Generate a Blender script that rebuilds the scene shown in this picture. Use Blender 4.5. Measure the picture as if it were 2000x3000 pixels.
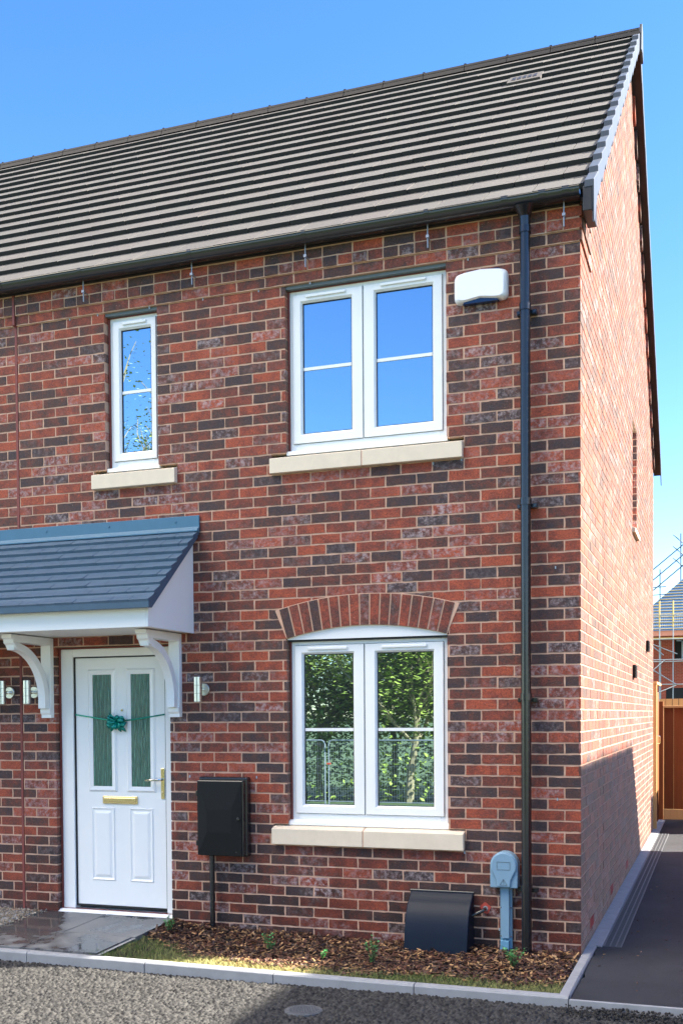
import bpy, bmesh, math, random
import numpy as np
from mathutils import Vector, Matrix
R = math.radians
random.seed(7); rng = np.random.default_rng(7)
for o in list(bpy.data.objects): bpy.data.objects.remove(o)
sc = bpy.context.scene
COL = sc.collection

# ------------------------------------------------------------------ camera
YAW, PITCH, ROLL = 0.3405, -0.0255, -0.0070
F_PX, PX, PY = 3139.2, 993.3, 2175.9            # solved from the brick gauge, in pixels of a 2000 x 3000 frame
fw = Vector((-math.sin(YAW)*math.cos(PITCH), math.cos(YAW)*math.cos(PITCH), math.sin(PITCH)))
rt = Vector((math.cos(YAW), math.sin(YAW), 0)); up = rt.cross(fw)
r2 = math.cos(ROLL)*rt + math.sin(ROLL)*up; u2 = -math.sin(ROLL)*rt + math.cos(ROLL)*up
cam = bpy.data.cameras.new('camera'); cam_o = bpy.data.objects.new('camera', cam); COL.objects.link(cam_o)
m = Matrix((r2, u2, -fw)).transposed().to_4x4(); m.translation = Vector((0.8661, -7.2511, 1.6199))
cam_o.matrix_world = m
cam.sensor_fit = 'VERTICAL'; cam.sensor_height = 36; cam.lens = 36*F_PX/3000
cam.shift_x = (1000-PX)/3000; cam.shift_y = (PY-1500)/3000
cam.clip_start = 0.05; cam.clip_end = 3000
sc.camera = cam_o

# ------------------------------------------------------------------ world and sun
SUN_EL = R(37.3); SUN_AZ = R(70.3)              # azimuth measured from +Y towards +X
w = bpy.data.worlds.new("World"); sc.world = w; w.use_nodes = True
nt = w.node_tree; bg = nt.nodes['Background']
sky = nt.nodes.new('ShaderNodeTexSky'); sky.sky_type = 'NISHITA'; sky.sun_disc = False
sky.sun_elevation = SUN_EL; sky.sun_rotation = SUN_AZ; sky.altitude = 300; sky.air_density = 1.0; sky.dust_density = 0.25; sky.ozone_density = 2.0
hs = nt.nodes.new('ShaderNodeHueSaturation'); hs.inputs['Saturation'].default_value = 1.3; hs.inputs['Hue'].default_value = .509
nt.links.new(sky.outputs[0], hs.inputs['Color'])
# bright broken cloud added high behind the camera, unseen, to fill the shaded front
def wn(t, **k):
    n_ = nt.nodes.new(t)
    for a_, b_ in k.items(): setattr(n_, a_, b_)
    return n_
tc = wn('ShaderNodeTexCoord'); dt_ = wn('ShaderNodeVectorMath', operation='DOT_PRODUCT'); dt_.inputs[1].default_value = Vector((-.30, -.42, .86)).normalized()
nt.links.new(tc.outputs['Generated'], dt_.inputs[0])
cn = wn('ShaderNodeTexNoise'); cn.inputs['Scale'].default_value = 3.2; cn.inputs['Detail'].default_value = 6; nt.links.new(tc.outputs['Generated'], cn.inputs['Vector'])
m1 = wn('ShaderNodeMapRange'); nt.links.new(dt_.outputs['Value'], m1.inputs[0]); m1.inputs[1].default_value = .86; m1.inputs[2].default_value = .94
m2 = wn('ShaderNodeMapRange'); nt.links.new(cn.outputs[0], m2.inputs[0]); m2.inputs[1].default_value = .36; m2.inputs[2].default_value = .56
mm = wn('ShaderNodeMath', operation='MULTIPLY'); nt.links.new(m1.outputs[0], mm.inputs[0]); nt.links.new(m2.outputs[0], mm.inputs[1])
mxw = wn('ShaderNodeMix', data_type='RGBA'); nt.links.new(mm.outputs[0], mxw.inputs[0]); nt.links.new(hs.outputs[0], mxw.inputs[6]); mxw.inputs[7].default_value = (31, 27.6, 23.6, 1)
nt.links.new(mxw.outputs[2], bg.inputs[0]); bg.inputs[1].default_value = 0.07
sun = bpy.data.lights.new('sun', 'SUN'); sun.energy = 5.0; sun.angle = R(0.53); sun.color = (1.0, 0.93, 0.82)
so = bpy.data.objects.new('sun', sun); COL.objects.link(so)
sd = Vector((math.sin(SUN_AZ)*math.cos(SUN_EL), math.cos(SUN_AZ)*math.cos(SUN_EL), math.sin(SUN_EL)))
so.rotation_euler = sd.to_track_quat('Z', 'Y').to_euler()
vs = sc.view_settings; vs.view_transform = 'Standard'; vs.look = 'None'; vs.gamma = 1.0; vs.use_curve_mapping = False
vs.exposure = 2.5

# ------------------------------------------------------------------ materials
class N:
    """small node helper"""
    def __init__(s, name):
        s.m = bpy.data.materials.new(name); s.m.use_nodes = True; s.t = s.m.node_tree
        s.b = s.t.nodes['Principled BSDF']; s.out = s.t.nodes['Material Output']
    def n(s, typ, **kw):
        x = s.t.nodes.new('ShaderNode'+typ)
        for k, v in kw.items():
            if k in x.bl_rna.properties: setattr(x, k, v)
        return x
    def l(s, a, b): s.t.links.new(a, b)
    def val(s, sock, v):
        if hasattr(v, 'is_output'): s.l(v, sock)
        else: sock.default_value = v
    def noise(s, scale, detail=4, rough=.6, vec=None):
        x = s.n('TexNoise'); x.inputs['Scale'].default_value = scale; x.inputs['Detail'].default_value = detail; x.inputs['Roughness'].default_value = rough
        s.l(vec if vec else s.obj(), x.inputs['Vector']); return x.outputs[0]
    def obj(s):
        if not hasattr(s, '_o'): s._o = s.n('TexCoord').outputs['Object']
        return s._o
    def scaled(s, sc3):
        x = s.n('Mapping'); s.l(s.obj(), x.inputs['Vector']); x.inputs['Scale'].default_value = sc3; return x.outputs[0]
    def math(s, op, a, b=0.0, clamp=False):
        x = s.n('Math'); x.operation = op; x.use_clamp = clamp; s.val(x.inputs[0], a); s.val(x.inputs[1], b); return x.outputs[0]
    def rng(s, v, a, b, c=0.0, d=1.0):
        x = s.n('MapRange'); s.l(v, x.inputs[0])
        for i, q in enumerate((a, b, c, d)): x.inputs[i+1].default_value = q
        return x.outputs[0]
    def ramp(s, v, stops):
        x = s.n('ValToRGB'); s.l(v, x.inputs[0]); e = x.color_ramp.elements
        while len(e) < len(stops): e.new(0.5)
        for i, (p, c) in enumerate(stops): e[i].position = p; e[i].color = (*c, 1)
        return x.outputs[0]
    def mix(s, f, a, b, mode='MIX'):
        x = s.n('Mix'); x.data_type = 'RGBA'; x.blend_type = mode; s.val(x.inputs[0], f)
        for k, v in ((6, a), (7, b)):
            if isinstance(v, tuple): x.inputs[k].default_value = (*v, 1)
            else: s.l(v, x.inputs[k])
        return x.outputs[2]
    def bump(s, h, strength=.5, dist=.002, nrm=None):
        x = s.n('Bump'); s.l(h, x.inputs['Height']); x.inputs['Strength'].default_value = strength; x.inputs['Distance'].default_value = dist
        if nrm: s.l(nrm, x.inputs['Normal'])
        return x.outputs[0]
    def set(s, col=None, rough=None, metal=None, nrm=None, spec=None, **kw):
        if col is not None:
            if isinstance(col, tuple): s.b.inputs['Base Color'].default_value = (*col, 1)
            else: s.l(col, s.b.inputs['Base Color'])
        if rough is not None: s.val(s.b.inputs['Roughness'], rough)
        if metal is not None: s.b.inputs['Metallic'].default_value = metal
        if spec is not None: s.b.inputs['Specular IOR Level'].default_value = spec
        if nrm is not None: s.l(nrm, s.b.inputs['Normal'])
        return s.m
    def attr(s, name='tone'):
        x = s.n('Attribute', attribute_name=name); x.attribute_name = name
        sp = s.n('SeparateColor'); s.l(x.outputs['Color'], sp.inputs[0]); return sp.outputs

def plain(name, col, rough=.5, metal=0, noise=0.0, nscale=30, bump=0.0, bscale=200, spec=None):
    a = N(name); c = col
    if noise:
        f = a.noise(nscale, 5); c = a.mix(f, tuple(x*(1-noise) for x in col), tuple(min(1, x*(1+noise)) for x in col))
    nr = a.bump(a.noise(bscale, 3), bump, .001) if bump else None
    return a.set(c, rough, metal, nr, spec)

def brick_mat():
    a = N('brick'); T = a.attr()
    lo = a.noise(9, 3, .6); hi = a.noise(230, 3, .7); mid = a.noise(45, 4, .6)
    st = a.noise(1, 4, .7, a.scaled((70, 70, 16)))
    t = a.math('ADD', T[0], a.math('MULTIPLY', a.math('SUBTRACT', lo, .5), 1.5), True)
    t = a.math('ADD', t, a.math('MULTIPLY', a.math('SUBTRACT', mid, .5), .5), True)
    c = a.ramp(t, [(0, (.048, .034, .038)), (.3, (.082, .040, .034)), (.5, (.145, .043, .030)), (.72, (.230, .052, .031)), (1, (.36, .076, .036))])
    c = a.mix(.7, c, a.ramp(hi, [(.3, (.35, .33, .33)), (.5, (.95, .95, .95)), (.75, (1.7, 1.55, 1.45))]), 'MULTIPLY')
    c = a.mix(.75, c, a.ramp(a.noise(85, 3, .7), [(.33, (.38, .36, .38)), (.5, (.98, .98, .98)), (.70, (1.55, 1.38, 1.3))]), 'MULTIPLY')
    # damp staining of the lowest courses, edge broken up
    sz = a.n('SeparateXYZ'); a.l(a.obj(), sz.inputs[0])
    dm = a.rng(a.math('ADD', sz.outputs[2], a.math('MULTIPLY', a.math('SUBTRACT', a.noise(2.6, 5, .65), .5), 1.5)), .10, .75, 1, 0)
    c = a.mix(a.math('MULTIPLY', dm, .8), c, (.26, .20, .20), 'MULTIPLY')
    # lime bloom left on some of the bricks
    ef = a.math('MULTIPLY', a.rng(a.noise(26, 5, .75), .46, .66), a.math('ADD', a.rng(T[2], .60, 1.0), a.rng(a.noise(1.4, 4, .6), .60, .72, 0, .8)), True)
    c = a.mix(a.math('MULTIPLY', ef, .75), c, (.52, .42, .42))
    sp = a.rng(a.noise(150, 2, .5), .705, .74)
    c = a.mix(a.math('MULTIPLY', sp, .75), c, (.62, .52, .47))
    h = a.math('ADD', a.math('MULTIPLY', hi, .7), a.math('MULTIPLY', mid, 1.2)); h = a.math('ADD', h, st)
    a.b.inputs['Sheen Weight'].default_value = .65; a.b.inputs['Sheen Roughness'].default_value = .4; a.b.inputs['Sheen Tint'].default_value = (1, .66, .45, 1)
    return a.set(c, .8, 0, a.bump(h, .7, .003), .45)
def mortar_mat(name='mortar', col=(.60, .375, .265)):
    a = N(name); n1 = a.noise(14, 5); n2 = a.noise(260, 3)
    c = a.mix(n1, tuple(x*.72 for x in col), tuple(min(1, x*1.22) for x in col))
    c = a.mix(a.math('MULTIPLY', a.rng(a.noise(7, 5, .7), .62, .72), .6), c, (.62, .54, .48))
    a.b.inputs['Sheen Weight'].default_value = .6; a.b.inputs['Sheen Roughness'].default_value = .4; a.b.inputs['Sheen Tint'].default_value = (1, .8, .62, 1)
    return a.set(c, .95, 0, a.bump(n2, .6, .002), .1)
def tile_mat():
    a = N('roof_tile'); T = a.attr(); n = a.noise(60, 5, .7); n3 = a.noise(2.2, 4, .6)
    c = a.mix(n, (.072, .068, .062), (.108, .101, .092))
    c = a.mix(a.math('MULTIPLY', T[0], .55), c, (.085, .072, .066))
    c = a.mix(a.rng(n3, .5, .75, 0, .3), c, (.14, .13, .12))
    c = a.mix(a.math('MULTIPLY', T[1], .42), c, (.06, .057, .053))
    c = a.mix(a.math('MULTIPLY', T[2], .75), c, (.020, .022, .026))      # butt faces darkened: their shade is put into the tile colour
    return a.set(c, .85, 0, a.bump(a.noise(300, 3), .4, .002), .3)
def glass_mat(name, tint=(.015, .02, .022), refl=.62):
    a = N(name)
    a.set(tint, .35)
    g = a.n('BsdfGlossy'); g.inputs['Roughness'].default_value = .004; g.inputs['Color'].default_value = (.66, .86, 1, 1)
    fr = a.n('Fresnel'); fr.inputs['IOR'].default_value = 1.9
    mx = a.n('MixShader'); a.l(a.math('ADD', a.math('MULTIPLY', fr.outputs[0], .8), refl-.08, True), mx.inputs[0]); a.l(a.b.outputs[0], mx.inputs[1]); a.l(g.outputs[0], mx.inputs[2])
    a.l(mx.outputs[0], a.out.inputs[0]); return a.m
def rippled_mat():
    a = N('rippled_glass'); wv = a.n('TexWave', wave_type='BANDS', bands_direction='X')
    mp = a.n('Mapping'); mp.inputs['Scale'].default_value = (1, 1, .10); a.l(a.obj(), mp.inputs['Vector']); a.l(mp.outputs[0], wv.inputs['Vector'])
    wv.inputs['Scale'].default_value = 26; wv.inputs['Distortion'].default_value = 5; wv.inputs['Detail'].default_value = 3; wv.inputs['Detail Scale'].default_value = 3
    c = a.mix(wv.outputs['Fac'], (.008, .060, .045), (.06, .23, .17))
    return a.set(c, .22, 0, a.bump(wv.outputs['Fac'], .9, .006), .9)
def asphalt_mat(name, lo, hi, scale=120, rough=.7):
    a = N(name); v = a.n('TexVoronoi'); v.inputs['Scale'].default_value = scale; a.l(a.obj(), v.inputs['Vector'])
    sp = a.n('SeparateColor'); a.l(v.outputs['Color'], sp.inputs[0])
    c = a.mix(sp.outputs[0], lo, hi); n = a.noise(1.3, 5)
    c = a.mix(a.rng(n, .42, .66, 0, .5), c, tuple(x*1.7 for x in hi))
    h = a.math('SUBTRACT', 1.0, v.outputs['Distance'])
    return a.set(c, rough, 0, a.bump(a.math('ADD', h, a.noise(scale*2, 2)), .8, .004), .5)
def attr_mat(name, c0, c1, rough=.8, spec=.3, bump=.3, c2=None):
    a = N(name); T = a.attr(); c = a.mix(T[0], c0, c1)
    if c2: c = a.mix(a.rng(T[1], .72, .95), c, c2)
    return a.set(c, rough, 0, a.bump(a.noise(150, 3), bump, .003), spec)
def wood_mat(name, c0, c1, axis=2):
    a = N(name); T = a.attr(); s3 = [30, 30, 30]; s3[axis] = 2.2
    n = a.noise(1, 5, .65, a.scaled(tuple(s3))); c = a.mix(n, c0, c1)
    v = a.n('TexVoronoi'); v.inputs['Scale'].default_value = 5.0; a.l(a.scaled((1, 1, .55)), v.inputs['Vector'])
    c = a.mix(a.rng(v.outputs['Distance'], .05, .11, .85, 0), c, tuple(x*.18 for x in c0))
    c = a.mix(a.math('MULTIPLY', T[0], .45), c, tuple(x*.55 for x in c0))
    return a.set(c, .75, 0, a.bump(n, .3, .004), .25)
def wet_slab_mat():
    a = N('wet_concrete'); n = a.noise(1.9, 5, .62); n2 = a.noise(90, 4)
    wet = a.rng(n, .47, .56, 1, 0)
    c = a.mix(wet, (.17, .175, .175), (.055, .058, .060)); c = a.mix(.35, c, a.ramp(n2, [(.3, (.6, .6, .6)), (.7, (1.3, 1.3, 1.3))]), 'MULTIPLY')
    ro = a.rng(n, .44, .56, .06, .62)
    return a.set(c, ro, 0, a.bump(n2, .12, .001), .6)

M = dict(
 brick=brick_mat(), mortar=mortar_mat(), tile=tile_mat(),
 plinth_mortar=mortar_mat('pale_mortar', (.60, .56, .55)),
 pvc=plain('white_upvc', (.87, .87, .845), .28, 0, .035, 7), pvc_panel=plain('white_board', (.86, .86, .83), .4),
 gap=plain('black_gasket', (.012, .012, .013), .5), lintel=plain('galvanised_lintel', (.13, .15, .14), .5, .3, .2),
 stone=plain('cast_stone', (.74, .625, .47), .9, 0, .12, 12, .5, 300),
 glass=glass_mat('reflective_glass'), rippled=rippled_mat(),
 black=plain('black_plastic', (.012, .013, .015), .22, 0, .25, 6, .05, 90, .7), black_dull=plain('black_moulding', (.006, .0065, .007), .55, 0, .2, 20, .3, 400, .25),
 verge=plain('grey_verge_plastic', (.060, .072, .092), .5, spec=.3), soffit=plain('brown_undercloak', (.05, .03, .028), .8, 0, .3),
 sealant=plain('red_mastic', (.20, .045, .035), .6, 0, .2, 60), steel=plain('brushed_steel', (.62, .62, .60), .28, 1.0, .08, 200, .15, 500),
 chrome=plain('chrome', (.75, .74, .70), .08, 1.0), brass=plain('brass', (.72, .60, .36), .2, 1.0),
 canopy=plain('slate_blue_canopy', (.050, .098, .150), .48, 0, .18, 16, .35, 300), flash=plain('blue_grey_flashing', (.055, .15, .23), .4, 0, .12, 12),
 ribbon=plain('teal_ribbon', (.0, .24, .19), .22, .35), grey=plain('grey_blue_plastic', (.20, .33, .43), .45, 0, .06, 20, .2, 400),
 alarm=plain('alarm_white', (.86, .86, .87), .3), alarmblue=plain('alarm_blue', (.01, .03, .09), .15),
 kerb=plain('kerb_concrete', (.27, .275, .28), .85, 0, .28, 9, .5, 200), soil=plain('bed_soil', (.018, .011, .008), .95, 0, .4, 40, .8, 120),
 road=asphalt_mat('asphalt', (.030, .030, .032), (.085, .083, .080), 75, .55), stones=attr_mat('coated_aggregate', (.011, .011, .011), (.060, .058, .054), .75, .25),
 path=asphalt_mat('fine_asphalt', (.009, .0095, .011), (.026, .027, .030), 260, .85),
 slab=wet_slab_mat(), mulch=attr_mat('bark_chip', (.024, .009, .005), (.118, .042, .020), .6, .5, .4, (.42, .24, .10)),
 grass=attr_mat('grass_blade', (.045, .115, .022), (.50, .43, .17), .7, .2, .1), turf=plain('turf_base', (.09, .085, .035), .95, 0, .4, 40),
 pebble=attr_mat('pebble', (.16, .12, .075), (.42, .36, .28), .55, .4), leaf=attr_mat('shrub_leaf', (.030, .17, .045), (.09, .36, .10), .4, .5, 0),
 stem=plain('stem', (.10, .055, .03), .8), treeleaf=attr_mat('tree_leaf', (.13, .20, .025), (.30, .36, .07), .6, .25, 0), bark=plain('bark', (.26, .21, .11), .9, 0, .4, 15, .8, 40),
 blossom=plain('blossom', (.75, .72, .68), .7),
 fence=wood_mat('stained_timber', (.15, .045, .013), (.27, .090, .026)), newwood=wood_mat('new_timber', (.50, .30, .11), (.66, .44, .20)),
 field=plain('field_grass', (.055, .085, .022), .95, 0, .4, 1.5, .8, 20), galv=plain('galvanised', (.34, .36, .39), .45, .6), orange=plain('orange_clip', (.5, .06, .03), .5),
 membrane=plain('roof_membrane', (.010, .06, .14), .7), batten=plain('yellow_batten', (.50, .37, .13), .7), fascia=plain('pink_fascia', (.36, .17, .14), .7), dark=plain('dark_interior', (.01, .01, .011), .8),
 terracotta=plain('terracotta', (.42, .06, .04), .7), iron=plain('cast_iron', (.12, .125, .13), .55, .3, .2, 60, .4, 200), channel=plain('channel_concrete', (.10, .105, .11), .7, 0, .2, 30),
 curtain=plain('room_reveal', (.35, .42, .48), .8), tan=plain('dry_stick', (.30, .18, .08), .8),
)
# per-wall brick for the distant buildings
def brick_tex(name, c1, c2, mort, axis):
    a = N(name); sx = a.n('SeparateXYZ'); a.l(a.obj(), sx.inputs[0]); cb = a.n('CombineXYZ')
    a.l(sx.outputs[0 if axis == 'x' else 1], cb.inputs[0]); a.l(sx.outputs[2], cb.inputs[1])
    b = a.n('TexBrick'); a.l(cb.outputs[0], b.inputs['Vector'])
    for k, v in (('Scale', 1), ('Brick Width', .225), ('Row Height', .075), ('Mortar Size', .006)): b.inputs[k].default_value = v
    b.inputs['Color1'].default_value = (*c1, 1); b.inputs['Color2'].default_value = (*c2, 1); b.inputs['Mortar'].default_value = (*mort, 1)
    return a.set(b.outputs[0], .9)
M['farbrick_x'] = brick_tex('red_brick_far_x', (.42, .065, .035), (.30, .05, .03), (.42, .20, .14), 'x')
M['farbrick_y'] = brick_tex('red_brick_far_y', (.30, .05, .035), (.20, .035, .03), (.34, .17, .13), 'y')

# ------------------------------------------------------------------ mesh helpers
class MB:
    def __init__(s): s.v = []; s.f = []; s.c = []
    def add(s, vs, fs, c=(0, 0, 0)):
        n = len(s.v); s.v += [tuple(q) for q in vs]; s.f += [tuple(i+n for i in f) for f in fs]; s.c += [c]*len(fs); return s
    def box(s, x0, x1, y0, y1, z0, z1, c=(0, 0, 0)):
        return s.add([(x0,y0,z0),(x1,y0,z0),(x1,y1,z0),(x0,y1,z0),(x0,y0,z1),(x1,y0,z1),(x1,y1,z1),(x0,y1,z1)],
            [(0,3,2,1),(4,5,6,7),(0,1,5,4),(1,2,6,5),(2,3,7,6),(3,0,4,7)], c)
    def prism(s, pts, axis, a, b, c=(0, 0, 0)):
        """2-D outline pts extruded along axis from a to b"""
        def P(u, v, t): return {'x': (t, u, v), 'y': (u, t, v), 'z': (u, v, t)}[axis]
        n = len(pts); vs = [P(u, v, a) for u, v in pts]+[P(u, v, b) for u, v in pts]
        fs = [tuple(range(n)), tuple(range(2*n-1, n-1, -1))]+[(i, i+n, (i+1) % n+n, (i+1) % n) for i in range(n)]
        return s.add(vs, fs, c)
    def tube(s, pts, r, n=12, cap=True, c=(0, 0, 0)):
        pts = [Vector(p) for p in pts]; rs = r if isinstance(r, (list, tuple)) else [r]*len(pts)
        vs = []; prev = None
        for i, p in enumerate(pts):
            d = (pts[min(i+1, len(pts)-1)]-pts[max(i-1, 0)]).normalized()
            a = prev if prev else (Vector((0, 0, 1)) if abs(d.z) < .9 else Vector((1, 0, 0)))
            e1 = (a-d*a.dot(d)).normalized(); e2 = d.cross(e1); prev = e1
            for k in range(n):
                t = 2*math.pi*k/n; vs.append(p+(e1*math.cos(t)+e2*math.sin(t))*rs[i])
        fs = [(i*n+k, i*n+(k+1) % n, (i+1)*n+(k+1) % n, (i+1)*n+k) for i in range(len(pts)-1) for k in range(n)]
        if cap: fs += [tuple(range(n-1, -1, -1)), tuple(range((len(pts)-1)*n, len(pts)*n))]
        return s.add(vs, fs, c)
    def build(s, name, mat, parent=None, bevel=0, smooth=False, attr=False, segs=2):
        me = bpy.data.meshes.new(name); me.from_pydata(s.v, [], s.f); me.materials.append(mat)
        bm = bmesh.new(); bm.from_mesh(me); bmesh.ops.recalc_face_normals(bm, faces=bm.faces); bm.to_mesh(me); bm.free()
        if attr:
            at = me.attributes.new('tone', 'FLOAT_COLOR', 'FACE')
            at.data.foreach_set('color', np.array([(*c, 1) for c in s.c], dtype=np.float32).ravel())
        if smooth:
            me.polygons.foreach_set('use_smooth', [True]*len(me.polygons))
            me.set_sharp_from_angle(angle=R(35))
        o = bpy.data.objects.new(name, me); COL.objects.link(o)
        if parent: o.parent = parent
        if bevel:
            b = o.modifiers.new('bevel', 'BEVEL'); b.width = bevel; b.segments = segs; b.limit_method = 'ANGLE'; b.angle_limit = R(40)
        return o
def tag(o, label=None, cat=None, group=None, kind=None):
    if label: o['label'] = label
    if cat: o['category'] = cat
    if group: o['group'] = group
    if kind: o['kind'] = kind
    return o
def thing(name, label, cat, loc=(0, 0, 0), group=None):
    o = bpy.data.objects.new(name, None); COL.objects.link(o); o.location = loc; o.empty_display_size = .2
    return tag(o, label, cat, group)
def copy_tree(o, parent=None):
    c = o.copy(); COL.objects.link(c); c.parent = parent
    for ch in [q for q in bpy.data.objects if q.parent == o]: copy_tree(ch, c)
    return c
def circle(r, n=24, cx=0, cy=0, a0=0, a1=360):
    full = abs(a1-a0) >= 360; k = n if full else n+1
    return [(cx+r*math.cos(R(a0+(a1-a0)*i/n)), cy+r*math.sin(R(a0+(a1-a0)*i/n))) for i in range(k)]

# ================================================================== the terraced house
HOUSE = thing('terraced_house', 'end of terrace red brick house with grey tiled roof, white door and windows', 'house')
XL = -10.2; DEPTH = 8.27; YR = DEPTH/2
SL = .813; EY, EZ = -.12, 5.04                                   # eaves line of the tile tops
def roof_z(y): return EZ+SL*(min(y, DEPTH-y)-EY)
def rake(y): return roof_z(y)-.105

def tone(dark=.27):
    r = random.random()
    t = random.gauss(.18, .09) if r < dark else (random.gauss(.48, .10) if r < .64 else random.gauss(.78, .12))
    return (min(1, max(0, t)), random.random(), random.random())
def row_joints(k, lo, hi, header=False):
    """perpend positions for course k, stretcher bond, measured from the corner at 0 towards negative"""
    if header: step, off = .1125, -.1075
    else: step, off = .225, (-.1075 if k % 2 == 0 else -.22)
    xs = [0.0]; x = off
    while x > lo: xs.append(x); x -= step
    xs.append(lo); return xs
JT = .0058
MJX = (-4.409, -4.391)
OPEN = [  # x0, x1, z0, z1 holes in the front wall
 (-2.095, -.905, 3.525, 4.725), (-2.21, -.787, 3.375, 3.525),
 (-3.594, -3.138, 3.525, 4.725), (-3.70, -2.98, 3.375, 3.525),
 (-2.103, -.907, .825, 2.175), (-2.110, -.900, 2.175, 2.25), (-2.122, -.888, 2.25, 2.325), (-2.217, -.789, .675, .825),
 (-4.08, -3.062, -.15, 2.175), (MJX[0], MJX[1], -.3, 5.1)]
def cut(iv, holes):
    segs = [(iv[0], iv[1], False, False)]
    for h0, h1 in holes:
        out = []
        for a, b, la, lb in segs:
            if h1 <= a or h0 >= b: out.append((a, b, la, lb)); continue
            if h0 > a: out.append((a, h0, la, True))
            if h1 < b: out.append((h1, b, True, lb))
        segs = out
    return segs
mb = MB(); mo = MB()
for k in range(-3, 67):
    z0, z1 = k*.075, (k+1)*.075; zc = (z0+z1)/2
    yo = -.014 if k == 63 else (-.028 if k >= 64 else 0.0)
    js = row_joints(k, XL, 0, header=(k == 64))
    holes = [(a, b) for a, b, c, d in OPEN if c < zc < d]
    for i in range(len(js)-1):
        b, a = js[i]-(0 if i == 0 else JT), js[i+1]+JT
        if i == 0: b = -.0004+(0 if yo == 0 else .012)
        t = tone(); dz = random.uniform(-.0008, .0008); dy = random.uniform(-.0006, .0010)
        if k == 64 and i % 2: dy -= .006
        for s0, s1, la, lb in cut((a, b), holes):
            if s1-s0 < .012: continue
            dep = .105 if (la or lb) else .014
            j = [random.uniform(-.0014, .0014) for _ in range(4)]
            x0, x1 = s0+(0 if la else j[0]), s1-(0 if (lb or i == 0) else j[1]); zb, zt = z0+JT+dz+j[2]*.6, z1-JT+dz+j[3]*.6
            P_ = []
            nxs = max(2, int((x1-x0)/.035))
            jj = lambda: random.gauss(0, .0011)
            for i_ in range(nxs): P_.append((x0+(x1-x0)*i_/nxs+(jj() if i_ else 0), zb+jj()))
            P_ += [(x1+(0 if (lb or i == 0) else jj()), zb+jj()*.5), (x1+(0 if (lb or i == 0) else jj()), (zb+zt)/2)]
            for i_ in range(nxs): P_.append((x1-(x1-x0)*i_/nxs+(jj() if i_ else 0), zt+jj()))
            P_ += [(x0+(0 if la else jj()), zt+jj()*.5), (x0+(0 if la else jj()), (zb+zt)/2)]
            mb.prism(P_, 'y', yo+dy, dep, t)
    for s0, s1, la, lb in cut((XL, -.004), holes):                # mortar bed just behind the faces
        mo.box(s0+(.004 if la else 0), s1-(.004 if lb else 0), yo+.0032, .10 if (la or lb) else .10, z0, z1)
mb.build('front_wall', M['brick'], HOUSE, attr=True)
mo.build('front_mortar', M['mortar'], HOUSE)
# movement joint
MB().prism([(-.003, -.1), (-.003, 4.72), (-.033, 4.725), (-.033, 5.0), (.05, 5.0), (.05, -.1)], 'x', MJX[0]-.001, MJX[1]+.001).build('movement_joint', M['sealant'], HOUSE)

# gable wall
GO = [(4.50, 5.10, 3.60, 4.725)]
GJ = [(1.434, 1.446), (6.994, 7.006)]
mb = MB(); mo = MB()
for k in range(-3, 115):
    z0, z1 = k*.075, (k+1)*.075; zc = (z0+z1)/2
    joints = [0.0]; y = .22 if k % 2 == 0 else .1075
    while y < DEPTH: joints.append(y); y += .225
    joints.append(DEPTH)
    holes = [(a, b) for a, b, c, d in GO if c < zc < d]+GJ
    for i in range(len(joints)-1):
        a = .0005 if i == 0 else joints[i]+JT; b = joints[i+1]-JT
        t = tone(.18); dz = random.uniform(-.0008, .0008); dx = random.uniform(-.0006, .0010)
        for s0, s1, la, lb in cut((a, b), holes):
            if s1-s0 < .012: continue
            zb = z0+JT+dz; t0, t1 = min(z1-JT+dz, rake(s0)), min(z1-JT+dz, rake(s1))
            if max(t0, t1) <= zb+.012 or min(t0, t1) < zb-.035: continue
            t0 = max(t0, zb+.001); t1 = max(t1, zb+.001)
            xo = 0
            if k >= 63 and s1 < .60-(k-63)*.05 and k < 67: xo = .013 if k == 63 else .022
            dep = -.105 if ((la or lb) and holes[0][0] == 4.50 and abs(s0-5.1) < .4) else -.014
            X1 = xo+dx; vs = [(dep, s0, zb), (X1, s0, zb), (X1, s1, zb), (dep, s1, zb), (dep, s0, t0), (X1, s0, t0), (X1, s1, t1), (dep, s1, t1)]
            mb.add(vs, [(0,3,2,1),(4,5,6,7),(0,1,5,4),(1,2,6,5),(2,3,7,6),(3,0,4,7)], t)
    ye = max(.004, (z0+.105-EZ)/SL+EY)
    if ye >= YR-.01: continue
    for s0, s1, la, lb in cut((ye, DEPTH-ye if ye > .004 else DEPTH), [(a, b) for a, b, c, d in GO if c < zc < d]+[(YR, YR+1e-6)]):
        t0, t1 = min(z1, rake(s0)+.02), min(z1, rake(s1)+.02)
        if max(t0, t1) <= z0+.001: continue
        t0 = max(t0, z0+.0005); t1 = max(t1, z0+.0005); s0 += .004 if la else 0; s1 -= .004 if lb else 0
        vs = [(-.10, s0, z0), (-.0032, s0, z0), (-.0032, s1, z0), (-.10, s1, z0), (-.10, s0, t0), (-.0032, s0, t0), (-.0032, s1, t1), (-.10, s1, t1)]
        mo.add(vs, [(0,3,2,1),(4,5,6,7),(0,1,5,4),(1,2,6,5),(2,3,7,6),(3,0,4,7)])
y = YR+.35
while y < DEPTH-.1:
    z = rake(y)-.02
    mb.add([(0, y, z-.20), (.028, y, z-.20), (.028, y+.11, z-.29), (0, y+.11, z-.29), (0, y, z-.03), (.028, y, z-.03), (.028, y+.11, z-.12), (0, y+.11, z-.12)],
        [(0,3,2,1),(4,5,6,7),(0,1,5,4),(1,2,6,5),(2,3,7,6),(3,0,4,7)], tone()); y += .27
mb.build('gable_wall', M['brick'], HOUSE, attr=True)
mo.build('gable_mortar', M['mortar'], HOUSE)
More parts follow.
